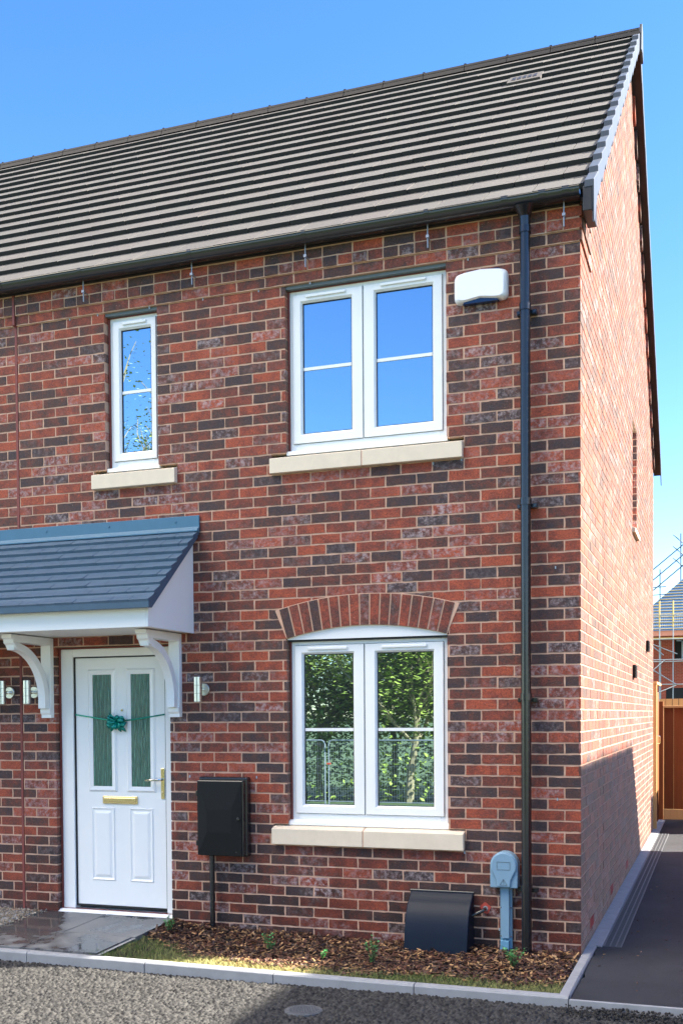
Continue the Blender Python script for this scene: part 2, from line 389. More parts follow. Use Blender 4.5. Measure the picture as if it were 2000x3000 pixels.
for a, b in GJ: MB().box(-.02, -.002, a, b, -.1, rake(a)-.05).build('movement_joint', M['dark'], HOUSE)
# rear wall, and an unseen solid dark box added inside to block light
MB().box(XL, -.11, DEPTH-.1, DEPTH-.001, -.2, 5.0).build('rear_wall', M['farbrick_x'], HOUSE)
MB().box(XL+.02, -.115, .125, DEPTH-.12, -.2, 5.02).build('light_block', M['dark'], HOUSE)
d = None; y = 99
while y < DEPTH-.1:
    z = rake(y)-.02
    d.add([(0, y, z-.20), (.028, y, z-.20), (.028, y+.11, z-.29), (0, y+.11, z-.29), (0, y, z-.03), (.028, y, z-.03), (.028, y+.11, z-.12), (0, y+.11, z-.12)],
        [(0,3,2,1),(4,5,6,7),(0,1,5,4),(1,2,6,5),(2,3,7,6),(3,0,4,7)], tone()); y += .27

# ------------------------------------------------------------------ roof
NR = 17; DY = (YR-EY)/NR; DZ = DY*SL
mb = MB(); sl_l = math.hypot(DY, DZ); nv = Vector((0, -DZ, DY)).normalized(); uv = Vector((0, DY, DZ)).normalized()
TH = .034
for side in (0, 1):
    for i in range(NR):
        x = .035-(.165 if i % 2 else 0); x1 = .035
        while x1 > XL:
            x0 = max(x, XL) if x < x1 else x1-.33
            p0 = Vector((0, EY+i*DY, EZ+i*DZ)); lift = random.uniform(0, .0035)
            A = p0+nv*lift; B = p0+uv*(sl_l+.02)-nv*(TH-.002)        # tile sits on the course below
            Lo = A-nv*TH
            g = .0035
            vs = []
            for xx in (x0+g, x1-g):
                vs += [(xx, Lo.y, Lo.z), (xx, A.y, A.z), (xx, B.y, B.z), (xx, B.y, B.z-.03)]
            if side: vs = [(q[0], DEPTH-q[1], q[2]) for q in vs]
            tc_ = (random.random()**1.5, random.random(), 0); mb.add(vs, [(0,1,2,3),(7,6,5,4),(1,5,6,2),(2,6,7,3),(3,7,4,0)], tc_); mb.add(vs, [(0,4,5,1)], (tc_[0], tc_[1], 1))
            x1 = x0; x = x1-.33
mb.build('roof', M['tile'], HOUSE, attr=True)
# solid underlay so no light leaks, and the brown undercloak seen below the rear verge
u = MB()
u.prism([(EY+.05, EZ-.06), (YR, roof_z(YR)-.06), (DEPTH-EY-.05, EZ-.06), (DEPTH-EY-.05, EZ-.085), (YR, roof_z(YR)-.085), (EY+.05, EZ-.085)], 'x', XL, .03)
u.build('roof_underlay', M['soffit'], HOUSE)
s_ = MB()
s_.prism([(YR-.02, roof_z(YR)-.045), (DEPTH-EY, EZ-.045), (DEPTH-EY, EZ-.115), (YR-.02, roof_z(YR)-.115)], 'x', -.0, .096)
s_.build('verge_soffit', M['soffit'], HOUSE)
# ridge
for_ridge = MB()
x1 = .115; RL = .45; zr = roof_z(YR)
while x1 > XL:
    x0 = x1-RL; r = .062
    pts = [(YR+1.25*r*math.cos(R(a)), zr-.03+r*.85*math.sin(R(a))) for a in range(0, 181, 20)]
    for_ridge.prism(pts, 'x', x0+.003, x1-.003)
    for_ridge.prism([(YR-.10, zr-.085), (YR-.075, zr-.03), (YR+.075, zr-.03), (YR+.10, zr-.085)], 'x', x0+.003, x1-.003)
    x1 = x0
x = .112-RL
while x > XL: for_ridge.box(x-.013, x+.013, YR-.035, YR+.035, zr+.018, zr+.029); x -= RL
for_ridge.build('ridge', M['black_dull'], HOUSE, smooth=True)
rcap = MB().prism([(YR-.10, zr-.12), (YR-.07, zr+.03), (YR+.07, zr+.03), (YR+.10, zr-.12), (YR+.13, zr-.26), (YR, zr-.22), (YR-.13, zr-.26)], 'x', .100, .125)
rcap.build('ridge_end_cap', M['verge'], HOUSE, bevel=.004)
# dry verge units, one to each tile course
for side in (0, 1):
    for i in range(NR):
        p0 = Vector((0, EY+i*DY-.004, EZ+i*DZ)); A = p0+nv*.016; B = p0+uv*(sl_l+.015)-nv*.018
        k = MB(); hgt = .150; low = .12 if i == 0 else .045
        def strip(x0, x1, pts):
            P = [(DEPTH-q[0], q[1]) for q in pts] if side else pts
            k.prism(P, 'x', x0, x1)
        strip(.042, .102, [(A.y, A.z-.045), (A.y, A.z), (B.y, B.z), (B.y, B.z-.012), (A.y+.012, A.z-.012), (A.y+.012, A.z-.045)])
        strip(.092, .1035+.0006*(i % 2), [(A.y-.001, A.z-.002), (B.y, B.z-.002), (B.y+.01, B.z-hgt+.045), (A.y+.012, A.z-hgt-low)])
        k.build('verge_cap', M['verge'], HOUSE, bevel=.0025)
# box end at the foot of the verge
MB().box(.030, .0905, EY-.010, .14, EZ-.18, EZ-.022).build('verge_box_end', M['gap'], HOUSE, bevel=.004)
# vent tile in the upper slope
vt = MB(); yv, xv = 3.14, -.89
p = Vector((0, yv, roof_z(yv))); 
def slab_on_roof(mbx, x0, x1, y0, y1, up0, up1, c=(0, 0, 0)):
    a = Vector((0, y0, roof_z(y0))); b = Vector((0, y1, roof_z(y1)))
    vs = []
    for x in (x0, x1):
        for q, upv in ((a, up0), (b, up0), (b, up1), (a, up1)):
            t = q+nv*upv; vs.append((x, t.y, t.z))
    mbx.add(vs, [(0,1,2,3),(7,6,5,4),(0,4,5,1),(1,5,6,2),(2,6,7,3),(3,7,4,0)], c)
slab_on_roof(vt, xv-.16, xv+.16, yv-.10, yv+.10, -.02, .004, (1, 1, 0))
vo = vt.build('vent_tile', M['tile'], HOUSE, attr=True)
vg = MB()
for i in range(5): slab_on_roof(vg, xv-.12+i*.05, xv-.085+i*.05, yv-.04, yv+.05, .0045, .008)
vg.build('vent_slots', M['gap'], vo)

# ------------------------------------------------------------------ gutter and downpipe
GX1 = .012; gy, gz, gr = -.112, 5.006, .057
gpts = [(gy+gr*math.cos(R(a)), gz+gr*math.sin(R(a))) for a in range(180, 361, 12)]+[(gy+(gr-.004)*math.cos(R(a)), gz+(gr-.004)*math.sin(R(a))) for a in range(360, 179, -12)]
gut = MB().prism(gpts, 'x', XL, GX1-.004)
gut.prism(circle(gr, 24, gy, gz, 180, 360), 'x', GX1-.004, GX1)
gut.tube([(XL, gy-gr+.001, gz+.003), (GX1, gy-gr+.001, gz+.003)], .0055, 8)
GUT = gut.build('gutter', M['black'], HOUSE, smooth=True)
for x in (-.075, -.225, -.47, -1.0, -1.886, -2.78, -3.705, -4.425, -5.3, -6.2, -7.1, -8.0, -8.9):
    wd = .03 if x < -.5 else .045
    k = MB(); o2 = gr+.004
    k.prism([(gy+o2*math.cos(R(a)), gz+.004+o2*math.sin(R(a))) for a in range(170, 371, 10)]+[(gy+(o2-.006)*math.cos(R(a)), gz+.004+(o2-.006)*math.sin(R(a))) for a in range(370, 169, -10)], 'x', x-wd/2, x+wd/2)
    k.build('gutter_bracket', M['black'], GUT, smooth=True)
for x in (-.085, -1.0, -1.892, -2.788, -3.712):
    k = MB().tube([(x-.01, -.085, 4.955), (x-.01, -.082, 4.80)], .0045, 8).box(x-.014, x-.006, -.092, -.02, 4.872, 4.878).box(x-.02, x, -.095, -.07, 4.866, 4.884)
    k.build('threaded_rod', M['galv'], GUT)
MB().box(XL, -.0, -.05, .02, 4.955, 5.012).build('eaves_board', M['gap'], HOUSE)
px, py, pr_ = -.348, -.088, .034
dp = MB().tube([(px, py, -.02), (px, py, 4.86)], pr_, 24)
dp.tube([(px, py, 4.83), (px, py-.003, 4.90), (px, py-.012, 4.93), (px, gy, 4.968)], [pr_+.001, pr_+.003, .052, .075], 24)
DP = dp.build('downpipe', M['black'], HOUSE, smooth=True)
for z in (4.815, 4.31, 3.03, 1.735, .455):
    k = MB().tube([(px, py, z-.022), (px, py, z+.022)], pr_+.0055, 24)
    if z < 4.5:
        k.box(px-.062, px+.068, -.05, .0, z-.034, z-.008).tube([(px+.055, -.058, z-.02), (px+.055, -.045, z-.02)], .011, 10).tube([(px-.05, -.058, z-.02), (px-.05, -.045, z-.02)], .011, 10)
    k.build('pipe_clip', M['black'], DP, smooth=True)

# ------------------------------------------------------------------ stone sills
def sill(x0, x1, zb, zt, splits=()):
    xs = [x0]+list(splits)+[x1]; k = MB()
    for i in range(len(xs)-1):
        a, b = xs[i]+(.004 if i else 0), xs[i+1]-(.004 if i < len(xs)-2 else 0)
        k.prism([(-.045, zb), (-.045, zt-.022), (.03, zt), (.11, zt), (.11, zb)], 'x', a, b)
    o = k.build('stone_sill', M['stone'], HOUSE, bevel=.003)
    for s in splits: MB().prism([(-.041, zb+.002), (-.041, zt-.024), (.03, zt-.004), (.1, zt-.004), (.1, zb+.002)], 'x', s-.004, s+.004).build('sill_joint', M['mortar'], o)
sill(-2.21, -.787, 3.377, 3.505, (-1.507,)); sill(-3.70, -2.98, 3.377, 3.505); sill(-2.217, -.789, .682, .818, (-1.515,))

# ------------------------------------------------------------------ windows
def ring(x0, x1, z0, z1, wl, wr, wb, wt, y0, y1):
    k = MB(); k.box(x0, x0+wl, y0, y1, z0, z1); k.box(x1-wr, x1, y0, y1, z0, z1)
    k.box(x0+wl, x1-wr, y0, y1, z0, z0+wb); k.box(x0+wl, x1-wr, y0, y1, z1-wt, z1); return k
def window(x0, x1, z0, z1, panes, barz, cill=True, hinge=None):
    """panes: glass rectangles (gx0, gx1, gz0, gz1)"""
    yf = .062
    fr = MB(); fr.box(x0, x0+.05, yf, .12, z0, z1); fr.box(x1-.05, x1, yf, .12, z0, z1)
    fr.box(x0+.05, x1-.05, yf, .12, z0, z0+.06); fr.box(x0+.05, x1-.05, yf, .12, z1-.045, z1)
    if len(panes) > 1:
        mx = (panes[0][1]+panes[1][0])/2; fr.box(mx-.035, mx+.035, yf, .12, z0+.06, z1-.045)
    W = fr.build('window', M['pvc'], HOUSE, bevel=.003)
    for n, (a, b, c, e) in enumerate(panes):
        sx0 = x0+.030 if n == 0 else mx+.006; sx1 = x1-.030 if n == len(panes)-1 else mx-.006
        sz0, sz1 = z0+.052, z1-.030
        s = MB(); ys = yf-.014
        # sash with an inward chamfer to the glass
        outer = [(sx0, sz0), (sx1, sz0), (sx1, sz1), (sx0, sz1)]; lip = [(a-.012, c-.012), (b+.012, c-.012), (b+.012, e+.012), (a-.012, e+.012)]; inner = [(a, c), (b, c), (b, e), (a, e)]
        vs = [(u, ys+.05, v) for u, v in outer]+[(u, ys, v) for u, v in outer]+[(u, ys, v) for u, v in lip]+[(u, ys+.020, v) for u, v in inner]+[(u, ys+.05, v) for u, v in inner]
        fs = []
        for q in range(4):
            for i in range(4): fs.append((q*4+i, q*4+(i+1) % 4, (q+1)*4+(i+1) % 4, (q+1)*4+i))
        s.add(vs, fs); s.build('sash', M['pvc'], W, bevel=.002)
        ring(a+.0005, b-.0005, c+.0005, e-.0005, .004, .004, .004, .004, ys+.021, ys+.0285).build('gasket', M['gap'], W)
        MB().box(a, b, ys+.030, ys+.036, c, e).build('pane', M['glass'], W)
        MB().box(a+.0035, b-.0035, ys+.022, ys+.029, barz-.011, barz+.011).build('glazing_bar', M['pvc'], W)
        vw = (b-a)*.80; vx = (a+b)/2-vw/2
        MB().box(vx, vx+vw, ys-.014, ys, e+.030, e+.050).build('trickle_vent', M['pvc'], W, bevel=.004)
        ring(sx0-.003, sx1+.003, sz0-.004, sz1+.004, .02, .02, .02, .02, yf-.0025, yf-.0005).build('sash_gap', M['lintel'], W)
    if cill: MB().prism([(.018, z0-.035), (.018, z0-.008), (.055, z0+.004), (.10, z0+.004), (.10, z0-.035)], 'x', x0-.018, x1+.012).build('cill', M['pvc'], W, bevel=.003)
    ring(x0-.010, x1+.010, z0-.035, z1+.002, .010, .010, .001, .002, .048, .075).build('sealant_bead', M['sealant'], W)
    return W
window(-2.083, -.915, 3.545, 4.695, [(-1.985, -1.611, 3.666, 4.605), (-1.428, -1.016, 3.666, 4.61)], 4.133)
window(-3.578, -3.148, 3.545, 4.695, [(-3.487, -3.228, 3.662, 4.60)], 4.123)
window(-2.088, -.917, .855, 2.160, [(-1.995, -1.614, .970, 2.067), (-1.436, -1.022, .970, 2.067)], 1.517)
for a, b, z in ((-2.093, -.907, 4.699), (-3.592, -3.14, 4.699)):
    MB().box(a, b, .012, .10, z, z+.022).build('lintel', M['lintel'], HOUSE)
# gable window, seen edge on
k = MB(); k.box(-.10, -.06, 4.50, 4.55, 3.60, 4.72); k.box(-.10, -.06, 5.05, 5.10, 3.60, 4.72); k.box(-.10, -.06, 4.55, 5.05, 3.60, 3.66); k.box(-.10, -.06, 4.55, 5.05, 4.67, 4.72)
gw = k.build('gable_window', M['pvc'], HOUSE, bevel=.003)
MB().box(-.09, -.08, 4.55, 5.05, 3.66, 4.67).build('pane', M['glass'], gw)
MB().prism([(.035, 3.53), (.035, 3.575), (-.06, 3.598), (-.06, 3.53)], 'y', 4.47, 5.13).build('gable_sill', M['stone'], gw, bevel=.003)
# vents on the gable
for ya, yb, za, zb in ((4.50, 4.74, 2.0, 2.135), (6.70, 6.97, 2.40, 2.53)):
    k = MB().box(0, .028, ya, yb, za, zb)
    for i in range(8): k.box(.028, .036, ya+.01, yb-.01, za+.006+i*.016, za+.014+i*.016)
    k.build('louvre_vent', M['black_dull'], HOUSE)
for y, z in ((.53, .085), (2.05, .085), (3.65, .085)):
    k = MB().box(-.01, .002, y, y+.215, z-.005, z+.062)
    k.build('air_brick', M['terracotta'], HOUSE)
# weep holes
k = MB()
for x, z in ((-.155, 1.05), (-.165, 2.6), (-1.0, 3.36), (-.80, 3.37), (-2.3, 4.72), (-2.75, 4.72), (-3.2, 4.72), (-3.65, 4.72), (-3.9, 4.72), (-1.9, 4.72), (-.75, 4.72), (-.79, .67), (-2.7, 1.16), (-2.35, 1.17), (-2.9, 1.17), (-.335, .16), (-.55, .15)):
    MB().box(x-.004, x+.004, -.0035, .006, z-.012, z+.006).build('weep_vent', M['curtain'], HOUSE)

# ------------------------------------------------------------------ segmental arch over the ground floor window
xa, xb, zs, zc_ = -2.103, -.907, 2.180, 2.262
half = (xb-xa)/2; rise = zc_-zs; Ra = (half*half+rise*rise)/(2*rise); cxa = (xa+xb)/2; cza = zc_-Ra
phi = math.asin(half/Ra); Ro = Ra+.218
def ap(r, t): return (cxa+r*math.sin(t), cza+r*math.cos(t))
n = 17; ext = .055/Ro
k = MB()
pl = [ap(Ra-.0005, -phi+2*phi*i/24) for i in range(25)]+[ap(Ro+.006, phi+.012-(2*phi+.024)*i/24) for i in range(25)]
k.prism(pl, 'y', -.0022, .10); k.build('arch_mortar', M['mortar'], HOUSE)
k = MB(); dt = 2*phi/n
for i in range(n):
    t0, t1 = -phi+i*dt, -phi+(i+1)*dt; g = .0058/Ra
    pts = [ap(Ra+.001, t0+g), ap(Ra+.001, t1-g), ap(Ro, t1-g*1.0), ap(Ro, t0+g*1.0)]
    k.prism(pts, 'y', -.0065-random.uniform(0, .001), .05, (random.choice([.16, .45, .55, .62, .68, .72, .75, .5]), random.random(), random.random()*.8))
k.build('brick_arch', M['brick'], HOUSE, attr=True)
hb = [(cxa+(Ra-.001)*math.sin(-phi*.998+2*phi*.998*i/24), cza+(Ra-.001)*math.cos(-phi*.998+2*phi*.998*i/24)) for i in range(25)]
k = MB().prism([(xa+.003, 2.172)]+hb+[(xb-.003, 2.172)], 'y', .016, .05)
k.build('head_board', M['pvc_panel'], HOUSE)
MB().box(xa+.002, xb-.002, .03, .08, 2.160, 2.1715).build('head_gap', M['gap'], HOUSE)

# ------------------------------------------------------------------ front door
k = MB(); k.box(-4.062, -3.955, .055, .13, .10, 2.157); k.box(-3.135, -3.078, .055, .13, .10, 2.157); k.box(-3.955, -3.135, .055, .13, 2.095, 2.157)
DF = k.build('door_frame', M['pvc'], HOUSE, bevel=.005)
ring(-3.957, -3.133, .12, 2.097, .012, .012, .012, .012, .070, .10).build('door_gap', M['gap'], DF)
MB().prism([(-.045, .036), (-.045, .062), (.03, .098), (.13, .104), (.13, .036)], 'x', -4.079, -3.063).build('threshold', M['pvc'], DF, bevel=.003)
ring(-4.074, -3.066, .10, 2.168, .012, .010, .001, .010, .045, .08).build('sealant_bead', M['sealant'], DF)
dx0, dx1, dz0, dz1 = -3.943, -3.147, .135, 2.085
D = MB().box(dx0, dx1, .078, .12, dz0, dz1).build('front_door', M['pvc'], HOUSE, bevel=.002)
for a, b in ((-3.785, -3.617), (-3.443, -3.276)):
    mo_ = .045
    s = MB(); o1 = [(a-mo_, 1.076-mo_), (b+mo_, 1.076-mo_), (b+mo_, 1.952+mo_), (a-mo_, 1.952+mo_)]; o2 = [(a-.03, 1.076-.03), (b+.03, 1.076-.03), (b+.03, 1.952+.03), (a-.03, 1.952+.03)]; i1 = [(a, 1.076), (b, 1.076), (b, 1.952), (a, 1.952)]
    vs = [(u, .0775, v) for u, v in o1]+[(u, .066, v) for u, v in o2]+[(u, .071, v) for u, v in i1]+[(u, .0775, v) for u, v in i1]
    fs = [(q*4+i, q*4+(i+1) % 4, (q+1)*4+(i+1) % 4, (q+1)*4+i) for q in range(3) for i in range(4)]
    s.add(vs, fs).build('glazing_bead', M['pvc'], D, bevel=.001)
    MB().box(a, b, .0725, .0768, 1.076, 1.952).build('door_glass', M['rippled'], D)
    # raised panel below
    pz0, pz1 = .33, .91; pa, pb = a-.025, b+.018
    s = MB(); q1 = [(pa, pz0), (pb, pz0), (pb, pz1), (pa, pz1)]
    def ins(e): return [(pa+e, pz0+e), (pb-e, pz0+e), (pb-e, pz1-e), (pa+e, pz1-e)]
    lv = [(ins(0), .0777), (ins(.008), .070), (ins(.02), .0765), (ins(.028), .0768), (ins(.048), .069)]
    vs = [(u, y_, v) for L_, y_ in lv for u, v in L_]
    fs = [(q*4+i, q*4+(i+1) % 4, (q+1)*4+(i+1) % 4, (q+1)*4+i) for q in range(4) for i in range(4)]+[(16, 17, 18, 19)]
    s.add(vs, fs).build('moulded_panel', M['pvc'], D)
MB().box(-3.703, -3.393, .066, .0778, .938, 1.0).box(-3.69, -3.405, .058, .066, .955, .988).build('letter_plate', M['brass'], D, bevel=.004)
MB().prism(circle(.009, 16, -3.522, 1.672), 'y', .068, .0775).build('door_viewer', M['chrome'], D)
MB().box(-3.186, -3.156, .068, .0775, .985, 1.222).prism(circle(.008, 12, -3.171, 1.035), 'y', .062, .068).build('handle_plate', M['brass'], D, bevel=.004)
MB().tube([(-3.171, .068, 1.135), (-3.171, .028, 1.135), (-3.185, .018, 1.135), (-3.295, .020, 1.130)], [.010, .010, .010, .008], 10).build('door_handle', M['chrome'], D, smooth=True)

# ------------------------------------------------------------------ shared canopy over the door
CXR, CXL = -2.852, -5.95
cy, cz_ = -.69, 2.248
def cro(y): return 2.425+(y+.775)*.80                             # canopy tile line
body = MB()
body.prism([(-.002, 2.250), (cy+.02, 2.250), (cy+.02, 2.375), (-.002, cro(0)-.05)], 'x', CXL+.02, CXR-.02)
CN = body.build('door_canopy', M['pvc_panel'], HOUSE)
MB().prism([(-.003, 2.243), (cy, 2.243), (cy, 2.400), (cy+.04, cro(cy+.04)-.03), (-.003, cro(0)-.03)], 'x', CXR-.02, CXR).build('canopy_cheek', M['pvc_panel'], CN, bevel=.002)
MB().box(CXL, CXR-.0205, cy-.001, cy+.0195, 2.243, 2.400).build('canopy_fascia', M['pvc_panel'], CN, bevel=.002)
ct = MB(); NC = 9; y0c, y1c = -.778, -.028
dyc = (y1c-y0c)/NC; nvc = Vector((0, -.8, 1)).normalized()
random.seed(5)
for i in range(NC):
    xx = CXR+.055-(.075 if i % 2 else 0); x1c = CXR+.055
    while x1c > CXL-.05:
        x0c = xx if xx < x1c else x1c-.15
        ya, yb = y0c+i*dyc, y0c+(i+1)*dyc+.006
        l1, l2 = random.uniform(0, .005), random.uniform(0, .005)
        A = Vector((0, ya, cro(ya))); B = Vector((0, yb, cro(yb)))-nvc*.020
        vs = []
        for xq, l in ((x0c+.001, l1), (x1c-.001, l2)):
            a_ = A+nvc*l
            vs += [(xq, A.y+.012, A.z-.034), (xq, a_.y, a_.z), (xq, B.y, B.z), (xq, B.y, B.z-.03)]
        ct.add(vs, [(0,1,2,3),(7,6,5,4),(0,4,5,1),(1,5,6,2),(2,6,7,3),(3,7,4,0)])
        x1c = x0c; xx = x1c-.15
ct.prism([(y0c+.006, cro(y0c)-.055), (y0c+.004, cro(y0c)-.010), (y1c, cro(y1c)-.030), (y1c, cro(y1c)-.07), (y0c+.05, cro(y0c)-.055)], 'x', CXL-.05, CXR+.053)
ct.build('canopy_roof', M['canopy'], CN, bevel=.0015)
k = MB().prism([(-.004, 3.122), (-.016, 3.122), (-.018, 3.036), (-.050, 3.008), (-.050, 2.998), (-.004, 2.998)], 'x', CXL-.05, CXR+.058)
for x in (-2.99, -3.565, -4.13, -4.70, -5.27): k.prism(circle(.009, 12, x, 3.085), 'y', -.021, -.014)
k.build('flashing', M['flash'], CN, bevel=.0015)
def bracket(xc):
    w2 = .045
    k = MB()
    k.box(xc-w2, xc+w2, -.045, -.0005, 1.70, 2.2425)                    # wall post
    k.prism([(-.0005, 1.70), (-.045, 1.70), (-.062, 1.68), (-.06, 1.655), (-.045, 1.64), (-.045, 1.615), (-.0005, 1.615)], 'x', xc-w2, xc+w2)
    k.box(xc-w2, xc+w2, -.50, -.045, 2.185, 2.2425)                     # arm
    k.prism([(-.50, 2.2425), (-.535, 2.2425), (-.535, 2.215), (-.515, 2.205), (-.512, 2.178), (-.49, 2.165), (-.475, 2.140), (-.44, 2.132), (-.43, 2.185), (-.50, 2.185)], 'x', xc-w2, xc+w2)
    # curved brace
    c0 = (-.475, 1.755); ro, ri = .430, .372; pts = []
    def arc(r, a0, a1, n=16): return [(c0[0]+r*math.cos(R(a0+(a1-a0)*i/n)), c0[1]+r*math.sin(R(a0+(a1-a0)*i/n))) for i in range(n+1)]
    k.prism(arc(ro, 0, 92)+arc(ri, 92, 0), 'x', xc-w2*.72, xc+w2*.72)
    k.box(xc-w2*.72, xc+w2*.72, -.105, -.045, 1.69, 1.76)
    k.build('canopy_bracket', M['pvc'], CN, bevel=.003)
bracket(-3.002); bracket(-4.135); bracket(-4.665); bracket(-5.80)

# ================================================================== things fixed to the front of the house
def wall_light(x, label):
    t = thing('wall_light', label, 'wall light', (x, 0, 1.82), 'cylindrical steel wall lights beside the doors')
    k = MB(); k.tube([(0, -.105, -.092), (0, -.105, .092)], .030, 28); k.build('lamp_tube', M['steel'], t, smooth=True, bevel=.001)
    for z in (-.03, .03): MB().tube([(0, -.105, z-.001), (0, -.105, z+.001)], .0304, 28).build('tube_seam', M['lintel'], t)
    MB().prism([(.048*math.cos(R(a)), .048*math.sin(R(a))) for a in range(0, 360, 12)], 'y', -.016, -.0015).build('back_plate', M['steel'], t, bevel=.004)
    MB().tube([(0, -.016, 0), (0, -.076, 0)], .011, 12).box(-.014, .014, -.055, -.045, -.014, .014).build('lamp_arm', M['chrome'], t, smooth=True)
    for z in (-.0928, .0928): MB().tube([(0, -.105, z-.0007), (0, -.105, z+.0007)], .026, 24).build('lens', M['lintel'], t)
wall_light(-2.772, 'steel up and down wall light right of the door bracket, on bare brick')
wall_light(-4.268, 'steel up and down wall light between the red movement joint and the left bracket')
wall_light(-4.502, 'steel wall light left of the red movement joint, at the photo edge')

# alarm box
t = thing('alarm_box', 'white alarm siren box with dark blue base beside the upper window', 'alarm', (-.655, 0, 4.51))
def wavy(w, h, n=40, bot=True):
    pts = []
    for i in range(n):
        a = 2*math.pi*i/n; c, s = math.cos(a), math.sin(a); e = .28
        u = w*math.copysign(abs(c)**e, c); v = h*math.copysign(abs(s)**e, s)
        if s > 0: v += .008*math.cos(u/w*math.pi)
        elif bot: v += (.020*math.exp(-(u/(.45*w))**2))
        pts.append((u, v))
    return pts
k = MB(); layers = [(0.0, 1.0), (-.03, 1.0), (-.052, .95), (-.064, .86)]
base = wavy(.183, .105); nn = len(base)
vs = []; 
for y_, s_c in layers: vs += [(u*s_c, y_, v*s_c) for u, v in base]
fs = [(q*nn+i, q*nn+(i+1) % nn, (q+1)*nn+(i+1) % nn, (q+1)*nn+i) for q in range(3) for i in range(nn)]+[tuple(range(3*nn, 4*nn))]
k.add(vs, fs); k.build('cover', M['alarm'], t, smooth=True)
MB().prism([(-.125, -.112), (-.09, -.07), (.09, -.07), (.125, -.112)], 'y', -.046, -.004).prism([(-.12, .08), (-.10, .117), (.12, .117), (.15, .08)], 'y', -.022, -.002).build('strobe_base', M['alarmblue'], t, bevel=.004)

# meter box with its pipe
t = thing('meter_box', 'black electricity meter cabinet on the wall right of the white front door', 'meter box', (-2.59, 0, .6))
k = MB().box(-.20, .195, -.075, -.001, -.018, .570); MBX = k.build('cabinet', M['black'], t, bevel=.014, segs=3)
MB().box(-.193, .182, -.118, -.0755, -.012, .548).build('door_surround', M['black'], t, bevel=.008)
s = MB(); a, b, c, e = -.185, .172, -.004, .540; i1 = (-.105, .095, .165, .335)
vs = [(a, -.119, c), (b, -.119, c), (b, -.119, e), (a, -.119, e), (a, -.128, c), (b, -.128, c), (b, -.128, e), (a, -.128, e), (i1[0], -.142, i1[2]), (i1[1], -.142, i1[2]), (i1[1], -.142, i1[3]), (i1[0], -.142, i1[3])]
s.add(vs, [(3,2,1,0),(0,1,5,4),(1,2,6,5),(2,3,7,6),(3,0,4,7),(4,5,9,8),(5,6,10,9),(6,7,11,10),(7,4,8,11),(8,9,10,11)])
dd = s.build('cabinet_door', M['black_dull'], t)
MB().prism(circle(.012, 16, .150, .268), 'y', -.146, -.1285).build('lock', M['black'], dd, bevel=.003)
MB().prism(circle(.011, 16, .130, .03), 'y', -.1305, -.1275).build('knockout', M['black'], dd)
for z in (.06, .43): MB().box(-.2, -.187, -.128, -.10, z, z+.04).build('hinge', M['black'], t, bevel=.003)
MB().tube([(-.105, -.055, -.62), (-.105, -.055, -.01)], .0195, 16).build('cable_duct', M['black'], t, smooth=True)

# gas meter cover, leaning on the wall at ground level
t = thing('gas_meter_box', 'dark blue black curved gas meter cover standing in the bark below the window', 'meter box', (-.945, 0, 0))
prof = [(-.004, .392), (-.030, .392), (-.045, .384), (-.062, .362), (-.098, .335), (-.140, .300), (-.170, .250), (-.192, .190), (-.213, .110), (-.236, -.03), (-.004, -.03)]
k = MB().prism(prof, 'x', -.222, .222); k.build('cover_lid', plain('blue_black_plastic', (.004, .010, .022), .45, 0, .2, 9, .25, 200, .2), t, bevel=.006, smooth=True)
k = MB().tube([(-.226, -.026, .392), (.226, -.026, .392)], .012, 12); k.build('lid_roll', M['black'], t, smooth=True)
MB().prism([(-.02+.03*math.cos(R(q))*.4, .03+.012*math.sin(R(q))) for q in range(0, 360, 30)], 'y', -.2335, -.222).build('lock', M['black_dull'], t)
k = MB(); k.tube([(.30, .0, .285), (.295, -.045, .280), (.262, -.065, .262), (.215, -.07, .24)], .012, 10)
k.build('gas_pipe', M['black'], t, smooth=True)
k = MB().prism([(.30+(.036+.005*math.sin(q*5.1))*math.cos(q), .288+(.036+.005*math.cos(q*3.7))*math.sin(q)) for q in [2*math.pi*i/22 for i in range(22)]], 'y', -.004, -.0003); k.build('pipe_mortar', M['terracotta'], t)
MB().prism(circle(.018, 16, .30, .286), 'y', -.008, -.0005).build('pipe_collar', M['kerb'], t)

# hockey stick cable housing
t = thing('cable_housing', 'pale blue grey round topped cable housing on a channel beside the black downpipe', 'cable housing', (-.497, 0, 0))
hd = [(-.096, .448), (.090, .448)]+[(-.003+.093*math.cos(R(a)), .600+.093*math.sin(R(a))) for a in range(0, 181, 10)]
MB().prism(hd, 'y', -.098, -.004).build('housing_back', M['grey'], t, bevel=.006)
fp = [(-.048, .456), (.042, .456), (.046, .50), (.062, .535), (.082, .575)]+[(-.003+.085*math.cos(R(a)), .602+.085*math.sin(R(a))) for a in range(0, 181, 10)]+[(-.088, .575), (-.068, .535), (-.052, .50)]
hf = MB().prism(fp, 'y', -.112, -.0985).build('housing_cover', M['grey'], t, bevel=.007, segs=3)
ring(-.048, .042, .572, .626, .0022, .0022, .0022, .0022, -.1138, -.1122).build('label_frame', M['lintel'], hf)
tri = MB(); P = [(-.027, .470), (.021, .470), (-.003, .510)]
for i in range(3):
    (ax, az), (bx, bz) = P[i], P[(i+1) % 3]; tri.tube([(ax, -.1128, az), (bx, -.1128, bz)], .0014, 6)
tri.tube([(-.001, -.1128, .503), (-.007, -.1128, .490), (.001, -.1128, .488), (-.004, -.1128, .476)], .0014, 6)
tri.build('warning_symbol', M['lintel'], hf)
MB().box(-.041, .041, -.030, -.002, .10, .447).box(-.028, .025, -.060, -.030, .10, .447).build('channel', M['grey'], t, bevel=.002)
